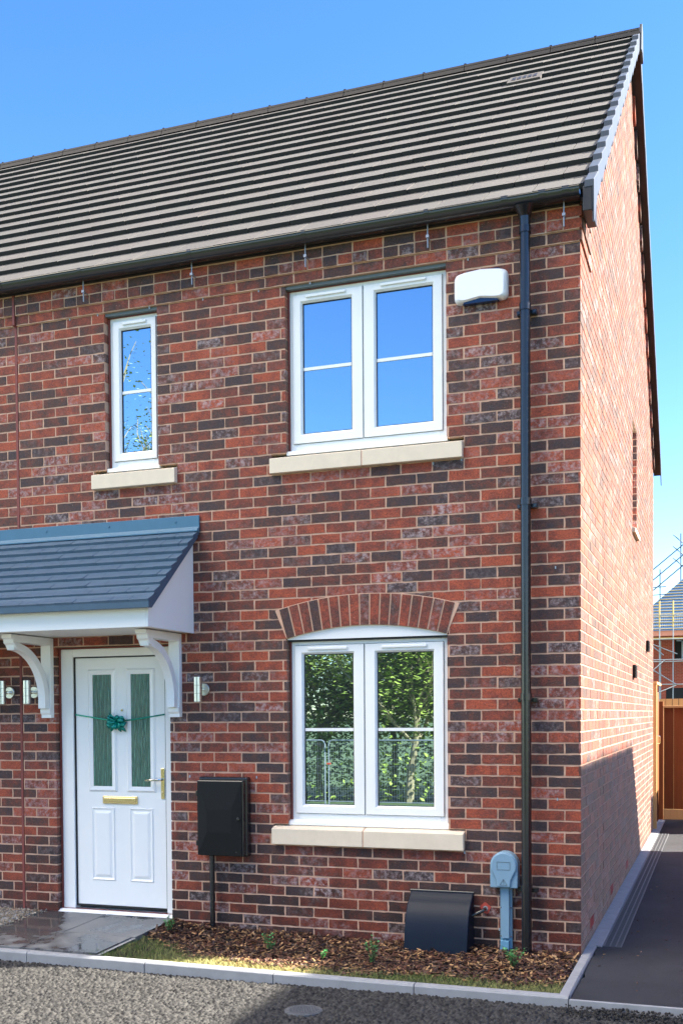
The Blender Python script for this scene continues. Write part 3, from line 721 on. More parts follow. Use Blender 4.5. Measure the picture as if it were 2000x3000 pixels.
MB().prism([(-.041, -.06), (.041, -.06), (.041, .098), (-.041, .098)], 'y', -.030, -.002).prism([(-.028, .085), (.025, .085), (.025, -.01), (.015, -.06), (-.030, -.06), (-.040, -.01)], 'y', -.075, -.030).build('channel_foot', plain('blue_grey_plastic', (.13, .31, .46), .45), t, bevel=.002)
k = MB()
for x, z in ((-.034, .305), (.033, .305), (-.034, .11), (.033, .11), (.033, .43)): k.prism(circle(.005, 10, x, z), 'y', -.034, -.0302)
k.build('screws', M['chrome'], t)

# ribbon with bow across the door
t = thing('ribbon_bow', 'shiny teal ribbon tied across the white front door with a bow', 'ribbon', (-3.545, .055, 1.585))
k = MB()
def strip(pts, w_, up_=(0, 0, 1)):
    vs = []; u_ = Vector(up_)
    for p_ in pts: q = Vector(p_); vs += [q-u_*w_/2, q+u_*w_/2]
    k.add(vs, [(2*i, 2*i+1, 2*i+3, 2*i+2) for i in range(len(pts)-1)])
strip([(-.402, .018, .055), (-.25, .006, .034), (-.12, .0, .015), (0, -.006, .003), (.12, .0, .012), (.25, .006, .030), (.395, .019, .052)], .011)
random.seed(11)
k2 = MB()
def loop(ang, ln, w_, tw, y_):
    ca, sa = math.cos(ang), math.sin(ang); P = []
    for i in range(13):
        t_ = i/12; a_ = math.pi*2*t_
        r_ = ln*(1-math.cos(a_))/2; d_ = .018*math.sin(a_)
        P.append((ca*r_-sa*d_*.5, y_-.02*math.sin(a_)-.022*(1-math.cos(a_))/2, sa*r_+ca*d_*.5))
    vs = []
    for i, q in enumerate(P):
        s_w = w_*(.35+.65*min(1, math.hypot(q[0], q[2])/ln*1.6)); tx = Vector((-sa*s_w/2, tw*s_w/2, ca*s_w/2)); vs += [Vector(q)-tx, Vector(q)+tx]
    k2.add(vs, [(2*i, 2*i+1, 2*i+3, 2*i+2) for i in range(12)])
for ang, ln, w_, tw, y_ in ((2.75, .085, .032, .5, -.01), (.35, .075, .030, -.4, -.012), (3.55, .092, .040, .2, -.006), (-.35, .080, .040, .6, -.006), (-1.0, .060, .040, -.3, -.015), (4.35, .062, .040, .4, -.014), (1.0, .050, .030, .3, -.02), (0.05, .072, .03, .1, -.026), (3.1, .072, .03, -.2, -.026)): loop(ang, ln, w_, tw, y_)
for a, ln in ((-.85, .105), (-2.25, .100), (2.45, .105), (-1.25, .085)):
    vs = []; 
    for i in range(5):
        r_ = ln*i/4; x_, z_ = math.cos(a)*r_, math.sin(a)*r_; tx = Vector((-math.sin(a), .3, math.cos(a)))*.013*(1 if i < 4 else .35); p_ = Vector((x_, -.012-.015*math.sin(i*.9), z_)); vs += [p_-tx, p_+tx]
    k2.add(vs, [(2*i, 2*i+1, 2*i+3, 2*i+2) for i in range(4)])
rb = k.build('ribbon', M['ribbon'], t); bw = k2.build('bow', M['ribbon'], t, smooth=True)
for o in (rb, bw):
    sm = o.modifiers.new('solid', 'SOLIDIFY'); sm.thickness = .0012

# ================================================================== ground
def sheet(name, xs, ys, zf, mat, kind='structure'):
    vs = [(x, y, zf(x, y)) for y in ys for x in xs]; n = len(xs)
    fs = [(j*n+i, j*n+i+1, (j+1)*n+i+1, (j+1)*n+i) for j in range(len(ys)-1) for i in range(n-1)]
    k = MB(); k.add(vs, fs); return tag(k.build(name, mat), kind=kind)
def gz_(x, y):
    if y > -1.15: return -.10
    if y > -9: return -.12
    return max(-1.12, -.12-(-9-y)/11*1.0)
sheet('ground', [-900, -60, -20, 0, 20, 60, 900], [-900, -60, -20, -14.5, -9, -1.2, 12, 60, 900], gz_, M['field'])
sheet('road', [-60, 0, 60], [-9.5, -9.0, -1.16], lambda x, y: -.075, M['road'])
# coarse open asphalt near the kerb, real relief
X0, X1, Y0, Y1, ST = -4.7, 1.5, -3.1, -1.10, .0062
nx, ny = int((X1-X0)/ST)+1, int((Y1-Y0)/ST)+1
gx, gyy = np.meshgrid(np.linspace(X0, X1, nx), np.linspace(Y0, Y1, ny))
CS = .018; ci, cj = np.floor(gx/CS).astype(int), np.floor(gyy/CS).astype(int)
def hsh(i, j, s):
    h = (i*374761393+j*668265263+s*974634777) & 0x7fffffff; h = ((h ^ (h >> 13))*1274126177) & 0x7fffffff
    return ((h ^ (h >> 16)) & 0xffff)/65535.0
best = np.full(gx.shape, 9.0); hgt = np.zeros(gx.shape); ton = np.zeros(gx.shape)
for di in (-1, 0, 1):
    for dj in (-1, 0, 1):
        a_, b_ = ci+di, cj+dj; px_ = (a_+.15+.7*hsh(a_, b_, 1))*CS; py_ = (b_+.15+.7*hsh(a_, b_, 2))*CS
        d_ = np.hypot(gx-px_, gyy-py_)/CS; mk = d_ < best
        best[mk] = d_[mk]; hgt[mk] = hsh(a_, b_, 3)[mk]; ton[mk] = hsh(a_, b_, 4)[mk]
zz = -.074+.020*np.clip(1-best**2*1.5, 0, 1)+.014*hgt+.004*np.sin(gx*2.1)*np.cos(gyy*3.0)
edge = np.minimum.reduce([(gx-X0), (X1-gx), (gyy-Y0)]); zz -= np.clip(.12-edge, 0, .12)*.25
me = bpy.data.meshes.new('road_surface'); nvt = nx*ny
me.vertices.add(nvt); me.vertices.foreach_set('co', np.stack([gx, gyy, zz], -1).astype(np.float32).ravel())
ii = np.arange(nvt).reshape(ny, nx); q = np.stack([ii[:-1, :-1], ii[:-1, 1:], ii[1:, 1:], ii[1:, :-1]], -1).reshape(-1, 4)
me.loops.add(q.size); me.loops.foreach_set('vertex_index', q.ravel().astype(np.int32)); me.polygons.add(len(q)); me.polygons.foreach_set('loop_start', (np.arange(len(q))*4).astype(np.int32))
me.update(calc_edges=True); me.validate()
at = me.attributes.new('tone', 'FLOAT_COLOR', 'POINT'); cc = np.ones((nvt, 4), np.float32); cc[:, 0] = ton.ravel(); at.data.foreach_set('color', cc.ravel())
me.polygons.foreach_set('use_smooth', [True]*len(me.polygons)); me.materials.append(M['stones'])
tag(sc.objects.get('x') or bpy.data.objects.new('road_surface', me), kind='structure'); COL.objects.link(bpy.data.objects['road_surface'])

# kerbs: front edging stones and the strip along the gable
def kerb_z(x): return .012+.012*max(0, min(1, (-x-1.2)/1.6))
x = .062; i = 0
kb = MB()
while x > -8:
    L = .91 if i else .46; L = .91
    x0_ = x-L
    zA, zB = kerb_z(x0_)+random.uniform(-.002, .002), kerb_z(x)+random.uniform(-.002, .002)
    ya = -1.115+random.uniform(-.002, .002); yb = ya+.055
    pr2 = lambda z: [(ya, -.15), (ya, z-.014), (ya+.010, z-.003), (ya+.022, z), (yb, z), (yb, -.15)]
    A_, B_ = pr2(zA), pr2(zB)
    vs = [(x0_+.0025, u, v) for u, v in A_]+[(x-.0025, u, v) for u, v in B_]
    kb.add(vs, [tuple(range(6)), tuple(range(11, 5, -1))]+[(j, j+6, (j+1) % 6+6, (j+1) % 6) for j in range(6)])
    x = x0_
tag(kb.build('kerb', M['kerb'], bevel=.002), kind='structure')
kb = MB(); y = -1.058
while y < 9.6:
    L = .62 if y > .2 else .47; b_ = min(y+L, 9.7)
    xo = 0 if y < .3 else .0
    kb.prism([(.004, -.15), (.062, -.15), (.062+random.uniform(0, .004), -.002), (.055, .010), (.004, .012)] if y < .35 else [(.003, -.15), (.100, -.15), (.100, -.006), (.09, .002), (.003, .008)], 'y', y+.002, b_-.002)
    y = b_
tag(kb.build('side_kerb', M['kerb'], bevel=.002), kind='structure')
# tarmac side path
nxp = [.063+i*.1 for i in range(26)]; 
random.seed(3)
pv = MB(); ys = [-1.10+.1*i for i in range(112)]
def pz(x, y): return -.012+.004*math.sin(x*3+y*1.3)+.003*math.sin(y*4.1)
pv.add([(x if i else x+.012*math.sin(y*9)+.01*math.sin(y*23), y, pz(x, y)) for y in ys for i, x in enumerate(nxp)], [(j*26+i, j*26+i+1, (j+1)*26+i+1, (j+1)*26+i) for j in range(111) for i in range(25)])
pv.add([(.066, -1.10, -.15), (2.56, -1.10, -.15), (2.56, -1.10, -.006), (.066, -1.10, -.006)], [(0, 1, 2, 3)])
tag(pv.build('side_path', M['path']), kind='structure')
tag(MB().box(.066, 2.6, -1.128, -1.102, -.12, -.002).build('path_edging', M['kerb'], bevel=.003), kind='structure')
# drainage channel
t = thing('drainage_channel', 'narrow slotted drainage channel along the foot of the gable wall', 'drain', (.105, .37, 0))
k = MB().box(0, .010, 0, 7.4, -.05, .001).box(.042, .050, 0, 7.4, -.05, .0).box(.082, .090, 0, 7.4, -.05, .0).box(.118, .126, 0, 7.4, -.05, .0); k.build('rail', M['iron'], t)
k = MB().box(.010, .118, 0, 7.4, -.06, -.0055); k.build('trough', M['dark'], t)
k = MB()
for i in range(int(7.4/.016)): k.box(.010, .118, i*.016, i*.016+.006, -.010, -.0035)
k.build('grating', M['channel'], t)

# bed: soil, bark, turf strip
def bedz(x, y):
    u = max(0, min(1, (y+.62)/.5)); return -.012+.030*u+.010*math.sin(x*5.1)*math.cos(y*7)+.035*math.exp(-((x+2.75)/.28)**2-((y+.05)/.25)**2)+.050*max(0, min(1, (-2.86-x)/.14))*(1+.3*y)
sheet('flower_bed', [-3.03+.05*i for i in range(61)]+[.003], [-1.06+.0533*i for i in range(20)]+[.003], lambda x, y: bedz(x, min(y, 0))-.008, M['soil'])
random.seed(21)
k = MB()
def edge_y(x): return -.74-.12*math.sin((x+3.1)*1.0)+.03*math.sin(x*7)+(.30 if x < -2.85 else .30*max(0, (-2.5-x)/.35) if x < -2.5 else 0)
for i in range(8200):
    x = random.uniform(-3.02, -.012); y = random.uniform(-1.0, -.006)
    if y < edge_y(x)-.03+random.gauss(0, .02): continue
    if -1.17 < x < -.72 and y > -.23: continue
    z = bedz(x, y)+random.uniform(-.004, .016)
    L = random.uniform(.008, .030)*(1.6 if random.random() < .12 else 1); W_ = random.uniform(.003, .009); T_ = random.uniform(.001, .0035)
    mt = Matrix.Translation((x, y, z)) @ Matrix.Rotation(random.uniform(0, 6.28), 4, 'Z') @ Matrix.Rotation(random.gauss(0, .42), 4, 'X') @ Matrix.Rotation(random.gauss(0, .38), 4, 'Y')
    vs = [mt @ Vector((sx*L*random.uniform(.7, 1), sy*W_*random.uniform(.6, 1), sz*T_)) for sx, sy, sz in ((-1,-1,-1),(1,-1,-1),(1,1,-1),(-1,1,-1),(-1,-1,1),(1,-1,1),(1,1,1),(-1,1,1))]
    k.add(vs, [(0,3,2,1),(4,5,6,7),(0,1,5,4),(1,2,6,5),(2,3,7,6),(3,0,4,7)], (random.random()**1.5, random.random(), 0))
tag(k.build('bark_mulch', M['mulch'], attr=True), 'dark red brown bark chips spread over the bed at the foot of the wall', 'bark mulch', kind='stuff')
k = MB()
for i in range(46):
    x = random.uniform(-2.9, -.05); y = random.uniform(-.72, -.05); a_ = random.uniform(0, 3.14); L = random.uniform(.03, .085); z = bedz(x, y)+.015
    if -1.19 < x < -.70 and y > -.27: continue
    k.tube([(x, y, z), (x+L*math.cos(a_), y+L*math.sin(a_)*.6, z+random.uniform(-.004, .028))], [.0022, .001], 5)
tag(k.build('dry_twigs', M['tan']), 'pale straw coloured twigs scattered on the bark mulch', 'twigs', kind='stuff')
k = MB(); random.seed(9)
for i in range(21000):
    x = random.uniform(-3.12, -.01); y = random.uniform(-1.065, -.5)
    if x < -3.02 and y > -.95: continue
    if y > edge_y(x)+.03+random.gauss(0, .025): continue
    z = bedz(x, y)-.006; h = random.uniform(.014, .036); a_ = random.uniform(0, 6.28); w_ = random.uniform(.0009, .0017); ln = random.uniform(.2, 1.1)*h
    dx_, dy_ = math.cos(a_), math.sin(a_); ex, ey = random.gauss(0, .5)*ln*2, random.gauss(0, .5)*ln*2
    strawy = random.gauss(.18+.74*math.exp(-((x+2.0)/.62)**2)+.3*math.exp(-((x+.25)/.45)**2), .22)
    tn = (max(0, min(1, strawy)), 0, 0)
    k.add([(x-dx_*w_, y-dy_*w_, z), (x+dx_*w_, y+dy_*w_, z), (x+ex*.4+dx_*w_*.7, y+ey*.4+dy_*w_*.7, z+h*.65), (x+ex*.4-dx_*w_*.7, y+ey*.4-dy_*w_*.7, z+h*.65), (x+ex, y+ey, z+h)], [(0, 1, 2, 3), (3, 2, 4)], tn)
tag(k.build('grass', M['grass'], attr=True), 'strip of short green and straw coloured turf between bark and kerb', 'grass', kind='stuff')

# doorstep paving
def slab_z(y): return .082+.042*min(0, y)
def pslab(x0, x1, y0, y1, lab):
    k = MB(); z = lambda y: slab_z(y)+random.uniform(-.001, .001)
    zz_ = [z(y0), z(y0), z(y1), z(y1)]
    c = [(x0+.003, y0+.003), (x1-.003, y0+.003), (x1-.003, y1-.003), (x0+.003, y1-.003)]
    k.add([(a, b, -.12) for a, b in c]+[(a, b, h) for (a, b), h in zip(c, zz_)], [(0,3,2,1),(4,5,6,7),(0,1,5,4),(1,2,6,5),(2,3,7,6),(3,0,4,7)])
    o = k.build('paving_slab', M['slab'], bevel=.003); tag(o, kind='structure'); return o
for (a, b, c, e) in ((-3.63, -3.03, -.60, -.006), (-4.23, -3.63, -.60, -.006), (-3.66, -3.06, -1.058, -.60), (-4.26, -3.66, -1.058, -.60), (-4.86, -4.26, -1.058, -.60), (-5.46, -4.86, -1.058, -.6)):
    pslab(a, b, c, e, '')
sheet('slab_bedding', [-6, -3.035], [-1.057, -.01], lambda x, y: slab_z(y)-.012, M['kerb'])
# gravel
ico = bmesh.new(); bmesh.ops.create_icosphere(ico, subdivisions=1, radius=1); iv = [v.co.copy() for v in ico.verts]; ifc = [[v.index for v in f.verts] for f in ico.faces]; ico.free()
k = MB(); random.seed(4)
for i in range(1500):
    x = random.uniform(-5.2, -4.17); y = random.uniform(-.60, -.01)
    if x > -4.24 and random.random() < .6: continue
    z = slab_z(y)+random.uniform(-.012, .012); r = random.uniform(.006, .013)
    rx = Matrix.Rotation(random.uniform(0, 6), 3, 'Z') @ Matrix.Rotation(random.uniform(0, 6), 3, 'X'); s3 = (r, r*random.uniform(.6, .9), r*random.uniform(.5, .8))
    k.add([rx @ Vector((v.x*s3[0], v.y*s3[1], v.z*s3[2]))+Vector((x, y, z)) for v in iv], ifc, (random.random(), 0, 0))
tag(k.build('gravel', M['pebble'], attr=True, smooth=True), 'rounded tan and grey pebbles beside the doorstep paving', 'gravel', kind='stuff')
# loose stones at the path edge
k = MB()
for i in range(900):
    x = random.uniform(.05, 2.0); y = random.uniform(-1.30, -1.135); z = -.048+.02*((y+1.30)/.17); r = random.uniform(.006, .013)
    rx = Matrix.Rotation(random.uniform(0, 6), 3, 'Z') @ Matrix.Rotation(random.uniform(0, 6), 3, 'X')
    k.add([rx @ Vector((v.x*r, v.y*r*.8, v.z*r*.65))+Vector((x, y, z)) for v in iv], ifc, (random.random()*.6, 0, 0))
tag(k.build('asphalt_rubble', M['stones'], attr=True), 'ridge of loose black stones in front of the side path edging', 'loose stones', kind='stuff')
random.seed(12); k = MB()
for i in range(60):
    x = random.uniform(.12, 1.3); y = random.uniform(-1.0, 3.5); a_ = random.uniform(0, 3.14); L = random.uniform(.006, .022)
    k.tube([(x, y, -.006), (x+L*math.cos(a_), y+L*math.sin(a_), -.004)], [.0035, .0015], 5, c=(random.random(), random.random(), 0))
tag(k.build('path_debris', M['mulch'], attr=True), 'scattered chips and fallen leaf scraps lying on the dark side path', 'debris', kind='stuff')
# manhole cover
t = thing('manhole_cover', 'small round patterned iron access cover set in the road', 'manhole cover', (-1.345, -1.645, -.050))
k = MB().prism(circle(.108, 36), 'z', -.02, .006); k.build('frame', M['channel'], t, bevel=.002)
k = MB().prism(circle(.096, 36), 'z', .0, .009)
k.build('lid', M['iron'], t)
k = MB()
for i in range(-5, 6):
    for j in range(-5, 6):
        if math.hypot(i*.017+(.008 if j % 2 else 0), j*.017) < .084: k.box(i*.017-.0065+(.008 if j % 2 else 0), i*.017+.0065+(.008 if j % 2 else 0), j*.017-.006, j*.017+.006, .009, .012)
k.build('lid_pattern', M['iron'], t)

# young shrubs in the bed
def shrub(x, y, h, n, spread, label, seed):
    random.seed(seed); t = thing('young_shrub', label, 'shrub', (x, y, bedz(x, y)), 'young shrubs planted in the bark')
    st = MB(); lf = MB()
    for s_ in range(n):
        a_ = random.uniform(0, 6.28); ln = h*random.uniform(.55, 1); dx_, dy_ = math.cos(a_)*spread*random.uniform(.2, 1), math.sin(a_)*spread*random.uniform(.2, 1)
        P = [Vector((dx_*q*q*.6+dx_*q*.4, dy_*q, ln*q)) for q in (0, .25, .5, .75, 1)]
        st.tube(P, [.0022, .002, .0016, .0012, .0008], 5)
        for i in range(20):
            q = random.uniform(.12, 1.0); b_ = P[0].lerp(P[4], q) if q < .99 else P[4]
            la = random.uniform(0, 6.28); el = random.uniform(-.1, .9); L = random.uniform(.010, .020); d_ = Vector((math.cos(la)*math.cos(el), math.sin(la)*math.cos(el), math.sin(el)))
            sd_ = d_.cross(Vector((0, 0, 1))).normalized()*L*.42; nrm = sd_.cross(d_).normalized()*L*.15
            lf.add([b_, b_+d_*L*.5+sd_+nrm, b_+d_*L, b_+d_*L*.5-sd_+nrm], [(0, 1, 2, 3)], (random.random(), 0, 0))
    st.build('stems', M['stem'], t); lf.build('leaves', M['leaf'], t, attr=True)
shrub(-2.93, -.30, .11, 8, .06, 'low green shrub in the bark nearest the doorstep paving', 1)
shrub(-2.06, -.46, .13, 8, .07, 'small sparse green shrub in the bark left of the ground floor window middle', 2)
shrub(-1.62, -.60, .07, 5, .05, 'tiny green sprig in the bark at the turf edge, centre of the bed', 3)
shrub(-1.26, -.62, .20, 10, .06, 'taller upright green shrub in the bark left of the gas meter cover', 4)
shrub(-.365, -.50, .15, 15, .085, 'bushy green shrub in the bark at the foot of the cable housing', 5)

# ================================================================== behind the house
t = thing('timber_fence', 'brown stained close boarded timber fence across the end of the side path', 'fence', (0, 9.9, 0))
k = MB(); random.seed(2); x = .07
while x < 4.0:
    k.box(x, x+.138, 0-random.uniform(0, .004), .022, .15, 1.70, (random.random(), 0, 0)); x += .142
k.build('boards', M['fence'], t, attr=True)
MB().box(.06, 4.1, -.012, .03, -.05, .145).build('gravel_board', M['newwood'], t, bevel=.004)
MB().box(.06, 4.1, -.035, .045, 1.702, 1.735).build('capping_rail', M['newwood'], t, bevel=.004)
MB().box(-.05, .055, -.02, .08, -.05, 1.80).build('post', M['fence'], t, bevel=.004)
t = thing('lower_fence', 'sunlit pale timber picket top of a second fence behind the brown fence', 'fence', (0, 11.6, 0))
k = MB(); x = -.4
while x < 5: k.box(x, x+.095, 0, .02, 0, 1.86, (random.random()*.4, 0, 0)); x += .105
k.build('pickets', M['newwood'], t, attr=True)
MB().box(-.4, 5, .021, .06, 1.6, 1.68).build('rail', M['newwood'], t)
t = thing('side_gate', 'tall narrow timber gate seen edge on at the rear corner of the house', 'gate', (0, 8.30, 0))
k = MB()
for i in range(5): k.box(.0, .022, .08+i*.19, .08+i*.19+.185, .06, 1.92, (random.random(), 0, 0))
k.build('gate_boards', M['fence'], t, attr=True)
MB().box(-.04, .045, .0, .075, -.05, 2.02).box(-.04, .050, -.005, 1.1, 2.021, 2.06).build('gate_post', M['newwood'], t, bevel=.003)
MB().tube([(.022, .12, 1.30), (.075, .12, 1.30), (.085, .12, 1.29), (.085, .12, 1.20), (.075, .12, 1.19), (.03, .12, 1.19)], .007, 8).build('latch_handle', M['chrome'], t, smooth=True)
t = thing('boundary_fence', 'timber side fence on the far side of the path', 'fence', (1.70, 8.42, 0))
k = MB(); y = 0
while y < 1.4: k.box(0, .022, y, y+.135, .1, 1.85, (random.random(), 0, 0)); y += .14
k.build('boards', M['fence'], t, attr=True)
MB().box(-.04, .04, -.08, 0, 0, 1.9).build('post', M['fence'], t)

# neighbouring house that throws the shade across the path and the road
def gable_house(name, label, x0, x1, y0, y1, eav, rid, mw_y, mw_x, rmat):
    t = thing(name, label, 'house', ((x0+x1)/2, y0, 0)); ox, oy = (x0+x1)/2, y0; hw = (x1-x0)/2; L = y1-y0
    MB().box(-hw, -hw+.25, .25, L-.25, -.2, eav).box(hw-.25, hw, .25, L-.25, -.2, eav).build('side_wall', mw_y, t)
    for a, b in ((0, .25), (L-.25, L)): MB().prism([(-hw, -.2), (-hw, eav), (0, rid-.05), (hw, eav), (hw, -.2)], 'y', a, b).build('gable_wall', mw_x, t)
    s_ = (rid-eav)/hw
    MB().prism([(-hw-.04, eav-.04*s_), (0, rid), (hw+.04, eav-.04*s_), (hw+.04, eav-.04*s_+.09), (0, rid+.09), (-hw-.04, eav-.04*s_+.09)], 'y', -.06, L+.02).build('roof', rmat, t)
    return t
nb = gable_house('neighbouring_house', 'brick house across the side path with a steep grey roof, shading the drive', 3.3, 10.7, -2.6, 6.96, 2.55, 6.86, M['farbrick_y'], M['farbrick_x'], M['tile'])
for y in (1.2, 4.2, 7.4):
    wn = MB().box(-3.73, -3.695, y, y+1.2, .95, 2.15).build('window', M['pvc'], nb); MB().box(-3.745, -3.731, y+.08, y+1.12, 1.03, 2.07).build('pane', M['glass'], wn)

# unfinished house with scaffold, far behind
t = thing('unfinished_house', 'red brick house under construction with battened blue roof behind the fence', 'house', (0, 50, 0))
XE = -3.75
k = MB().box(XE+.3, -1.28, 0, .3, 0, 5.55).box(-1.28, .6, 0, .3, 0, 4.35).box(-1.28, .6, 0, .3, 5.35, 5.55).box(.6, 8, 0, .3, 0, 5.55).box(XE+.3, XE+.6, .3, 8, 0, 5.55).box(7.7, 8, .3, 8, 0, 5.55).box(XE+.6, 7.7, 7.7, 8, 0, 5.55)
k.build('wall', M['farbrick_x'], t)
MB().box(XE+.7, 7.6, 2.2, 2.4, 0, 5.5).build('inner_wall', M['dark'], t)
w_ = MB().box(-1.28, .6, .2, .28, 4.35, 5.35).build('window_opening', M['dark'], t)
MB().box(-.95, -.88, .12, .2, 4.35, 5.35).box(-.25, -.18, .12, .2, 4.35, 5.35).box(-1.2, .6, .12, .2, 5.28, 5.35).build('window_frame', M['galv'], w_)
MB().box(-1.7, 1.2, -.01, -.002, 1.9, 2.9).build('doorway', M['dark'], t)
MB().box(XE-.05, 8.3, -.45, -.38, 5.53, 5.80).build('fascia', M['fascia'], t)
MB().box(XE-.05, 8.3, -.38, 0, 5.53, 5.57).build('eaves_soffit', M['fascia'], t)
x0_, x1_, y0_, y1_, H_ = XE-.1, 8.4, -.5, 8.5, 4.5
r0 = MB().add([(x0_, y0_, 5.8), (x1_, y0_, 5.8), (x1_, y1_, 5.8), (x0_, y1_, 5.8), (x0_+4.5, 4.0, 5.8+H_), (x1_-4.5, 4.0, 5.8+H_)], [(0, 1, 5, 4), (1, 2, 5), (2, 3, 4, 5), (3, 0, 4), (0, 3, 2, 1)])
r0.build('roof_membrane', M['membrane'], t)
k = MB(); z = 0.08
while z < H_-.05:
    a_ = x0_+z; k.prism([(y0_+z+.0, 5.8+z+.0), (y0_+z-.02, 5.8+z+.02), (y0_+z-.008, 5.8+z+.032), (y0_+z+.012, 5.8+z+.012)], 'x', a_-.12, x1_-z)
    z += .165
k.build('roof_battens', M['batten'], t)
t = thing('scaffolding', 'grey tubular steel scaffolding round the unfinished brick house', 'scaffolding', (0, 48.6, 0))
k = MB()
for x in (-4.4, -1.95, -1.30, .8, 2.9): k.tube([(x, 0, -.1), (x, 0, 7.0)], .028, 8)
for x in (-1.95, .0): k.tube([(x, 1.0, -.1), (x, 1.0, 5.3)], .028, 8)
k.build('standards', M['galv'], t)
k = MB()
for z in (1.3, 3.05, 4.28, 5.30, 6.15, 6.5): k.tube([(-5, -.04, z), (3.5, -.04, z)], .026, 8)
k.tube([(-5, -.04, 4.2), (3.5, -.04, 4.18)], .026, 8)
k.build('ledgers', M['galv'], t)
k = MB()
for a_, b_ in (((-2.6, 5.2), (-1.1, 4.55)), ((-2.6, 4.0), (-1.15, 3.05)), ((-1.15, 3.0), (-2.6, 2.4)), ((-2.5, 3.55), (-1.7, 4.25)), ((-2.5, 5.15), (-1.75, 4.5))): k.tube([(a_[0], -.07, a_[1]), (b_[0], -.07, b_[1])], .025, 8)
k.build('braces', M['galv'], t)
MB().box(-5, 3.5, -.02, .9, 5.33, 5.38).build('boards', M['batten'], t)
k = MB()
for i in range(60): x = -3+i*.1; k.tube([(x, -.05, 5.9), (x, -.05, 6.55)], .004, 4)
k.build('guard_mesh', M['galv'], t)
k = MB()
for x in (-1.95, -1.30): k.tube([(x, -.05, 5.9), (x, -.05, 7.2)], .035, 6)
k.build('timber_uprights', M['batten'], t)
k = MB()                                                       # inclined guard rails following the hip up to the ridge
for dz_ in (.0, .55, 1.1): k.tube([(-3.2, 2.5, 7.35+dz_), (-.2, 2.5, 9.85+dz_*.95)], .028, 6)
k.tube([(-1.02, 2.5, 8.4), (-1.02, 2.5, 10.9)], .03, 6); k.tube([(-2.05, 2.5, 7.3), (-2.05, 2.5, 9.1)], .028, 6)
for z in (9.3, 9.9, 10.5): k.tube([(-1.4, 2.45, z+.35), (-.5, 2.45, z-.5)], .024, 6)
for z in (7.75, 8.15): k.tube([(-3, 2.5, z), (-1.75, 2.5, z+.05)], .022, 6)
k.build('guard_rails', plain('dark_tube', (.05, .07, .10), .5, .3), t)

# ================================================================== across the road: what the windows reflect
def make_tree(seed, H, rad, NL=9500, ls=1.0, lev_n=5):
    random.seed(seed); rg = np.random.default_rng(seed)
    t = thing('tree', 'leafy spring tree with light green foliage across the road behind the mesh fence', 'tree', group='trees across the road reflected in the windows')
    tr = MB(); tips = []
    def grow(p, d, ln, r, lev):
        P = [p]; q = p.copy(); dd_ = d.copy()
        for i in range(4):
            dd_ = (dd_+Vector((random.gauss(0, .12), random.gauss(0, .12), random.gauss(.05, .06)))).normalized(); q = q+dd_*ln/4; P.append(q.copy())
        tr.tube(P, [r*(1-.16*i) for i in range(5)], 7 if lev < 2 else 4, cap=False)
        if lev >= 2: tips.extend(P[1:])
        if lev < 3:
            for s_ in range(lev_n if lev else lev_n+2):
                b_ = P[random.randint(1 if lev else 2, 4)]; a_ = random.uniform(0, 6.28); out = Vector((math.cos(a_), math.sin(a_), random.uniform(.2, 1.1))).normalized()
                grow(b_, (dd_*.5+out).normalized(), ln*random.uniform(.45, .68), r*.45, lev+1)
    grow(Vector((0, 0, -.2)), Vector((0, 0, 1)), H*.48, H*.018, 0)
    tr.build('trunk', M['bark'], t)
    lf = MB(); tips_a = np.array([tuple(q) for q in tips]); sel = tips_a[rg.integers(0, len(tips_a), NL)]+rg.normal(0, rad*.085, (NL, 3))
    for q in sel:
        if q[2] < .5: continue
        s_ = random.uniform(.05, .12)*ls; a_ = random.uniform(0, 6.28); e_ = random.uniform(-1, 1)
        u_ = Vector((math.cos(a_), math.sin(a_), e_*.5)).normalized()*s_; v_ = u_.cross(Vector((random.random()-.5, random.random()-.5, 1))).normalized()*s_*.6; p_ = Vector(q)
        lf.add([p_-u_, p_+v_, p_+u_, p_-v_], [(0, 1, 2, 3)], (random.random(), 0, 0))
    lf.build('crown', M['treeleaf'], t, attr=True)
    return t
T1 = make_tree(31, 8.6, 4.2); T2 = make_tree(47, 8.0, 4.6); T3 = make_tree(64, 19.0, 3.2, 13000, .8, 6)
spots = [(-8.2, -24.6, 1.0, 0, T1), (-11.4, -25.5, .86, 1, T2), (-5.0, -25.2, .92, 2, T2), (-14.8, -25.2, 1.0, 3, T1), (-21.0, -29.0, 1.0, 1.2, T3), (-17.8, -25.0, .98, 2, T1), (-2.0, -25.6, .9, 5, T1), (-9.6, -27.6, .95, 2.5, T2), (-13.2, -28.2, 1.0, 4.4, T2), (-6.6, -27.8, .95, 1.4, T1), (-21.5, -26.0, 1.3, .7, T2), (-3.6, -28.4, .95, 3.9, T2)]
used = set()
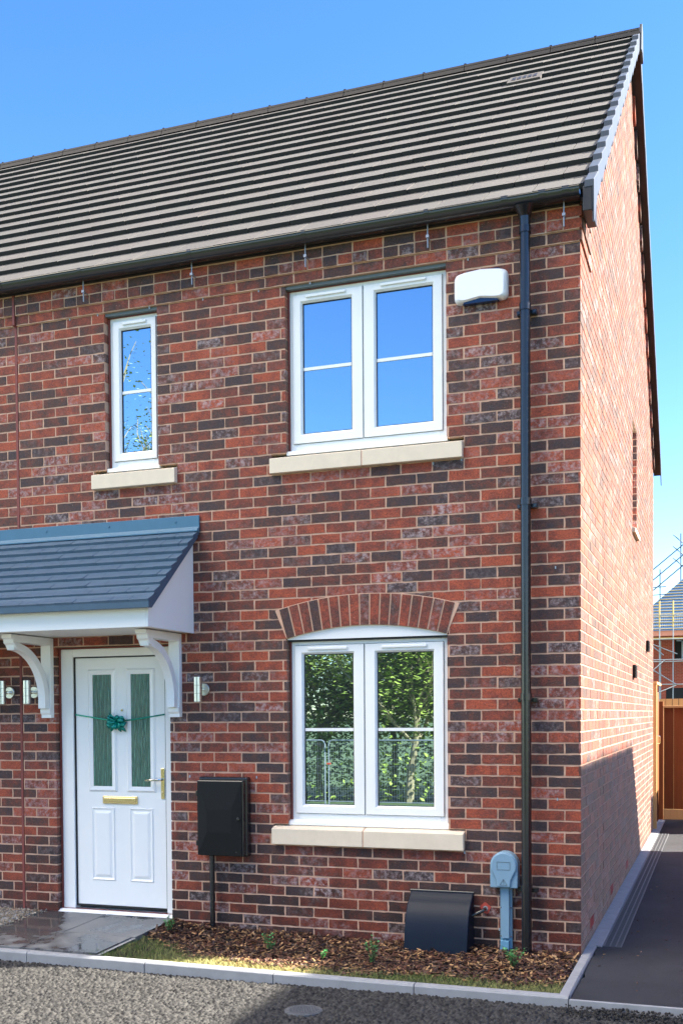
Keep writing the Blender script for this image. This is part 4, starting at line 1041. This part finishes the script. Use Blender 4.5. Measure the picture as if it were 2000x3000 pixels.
for x, y, s_, rz, src in spots:
    o = src if id(src) not in used else copy_tree(src); used.add(id(src))
    o.location = (x, y, -1.12); o.scale = (s_, s_, s_); o.rotation_euler = (0, 0, rz)
# hedge undergrowth
k = MB(); rg = np.random.default_rng(5); N_ = 34000
P_ = np.stack([rg.uniform(-24, 3, N_), rg.uniform(-27.6, -24.2, N_), -1.1+rg.beta(1.1, 1.6, N_)*6.2], 1)
random.seed(8)
for q in P_:
    s_ = random.uniform(.05, .13); a_ = random.uniform(0, 6.28); u_ = Vector((math.cos(a_), math.sin(a_), random.uniform(-1, 1))).normalized()*s_; v_ = u_.cross(Vector((random.random()-.5, random.random()-.5, 1))).normalized()*s_*.6; p_ = Vector(q)
    k.add([p_-u_, p_+v_, p_+u_, p_-v_], [(0, 1, 2, 3)], (random.random(), 0, 0))
tag(k.build('undergrowth', M['treeleaf'], attr=True), 'dense leafy undergrowth below the trees across the road', 'undergrowth', kind='stuff')
# temporary mesh fence panels
PW = 3.45
p0 = thing('mesh_fence_panel', 'galvanised temporary mesh fence panel across the road', 'fence panel', group='temporary mesh fence panels across the road')
k = MB(); r_ = .10
fr_ = [(.03, 0, -.02), (.03, 0, 1.88), (.06, 0, 1.96), (.13, 0, 2.0), (PW-.13, 0, 2.0), (PW-.06, 0, 1.96), (PW-.03, 0, 1.88), (PW-.03, 0, -.02)]
k.tube(fr_, .021, 8); k.tube([(.03, 0, .18), (PW-.03, 0, .18)], .014, 6); k.build('frame', M['galv'], p0, smooth=True)
k = MB()
for i in range(44): x = .1+i*.0755; k.box(x-.0022, x+.0022, -.002, .002, .18, 1.98)
for i in range(8): z = .35+i*.22; k.box(.03, PW-.03, -.002, .002, z-.0022, z+.0022)
k.build('mesh', M['galv'], p0)
MB().box(-.12, .12, -.3, .3, -.05, .07).build('foot_block', M['gap'], p0, bevel=.02)
MB().box(-.03, .09, -.03, .03, 1.28, 1.33).build('clip', M['orange'], p0)
for i in range(8):
    o = p0 if i == 0 else copy_tree(p0)
    o.location = (-26.0-1.68+i*(PW+.06), -22.6, -1.12)

print('objects', len(bpy.data.objects))
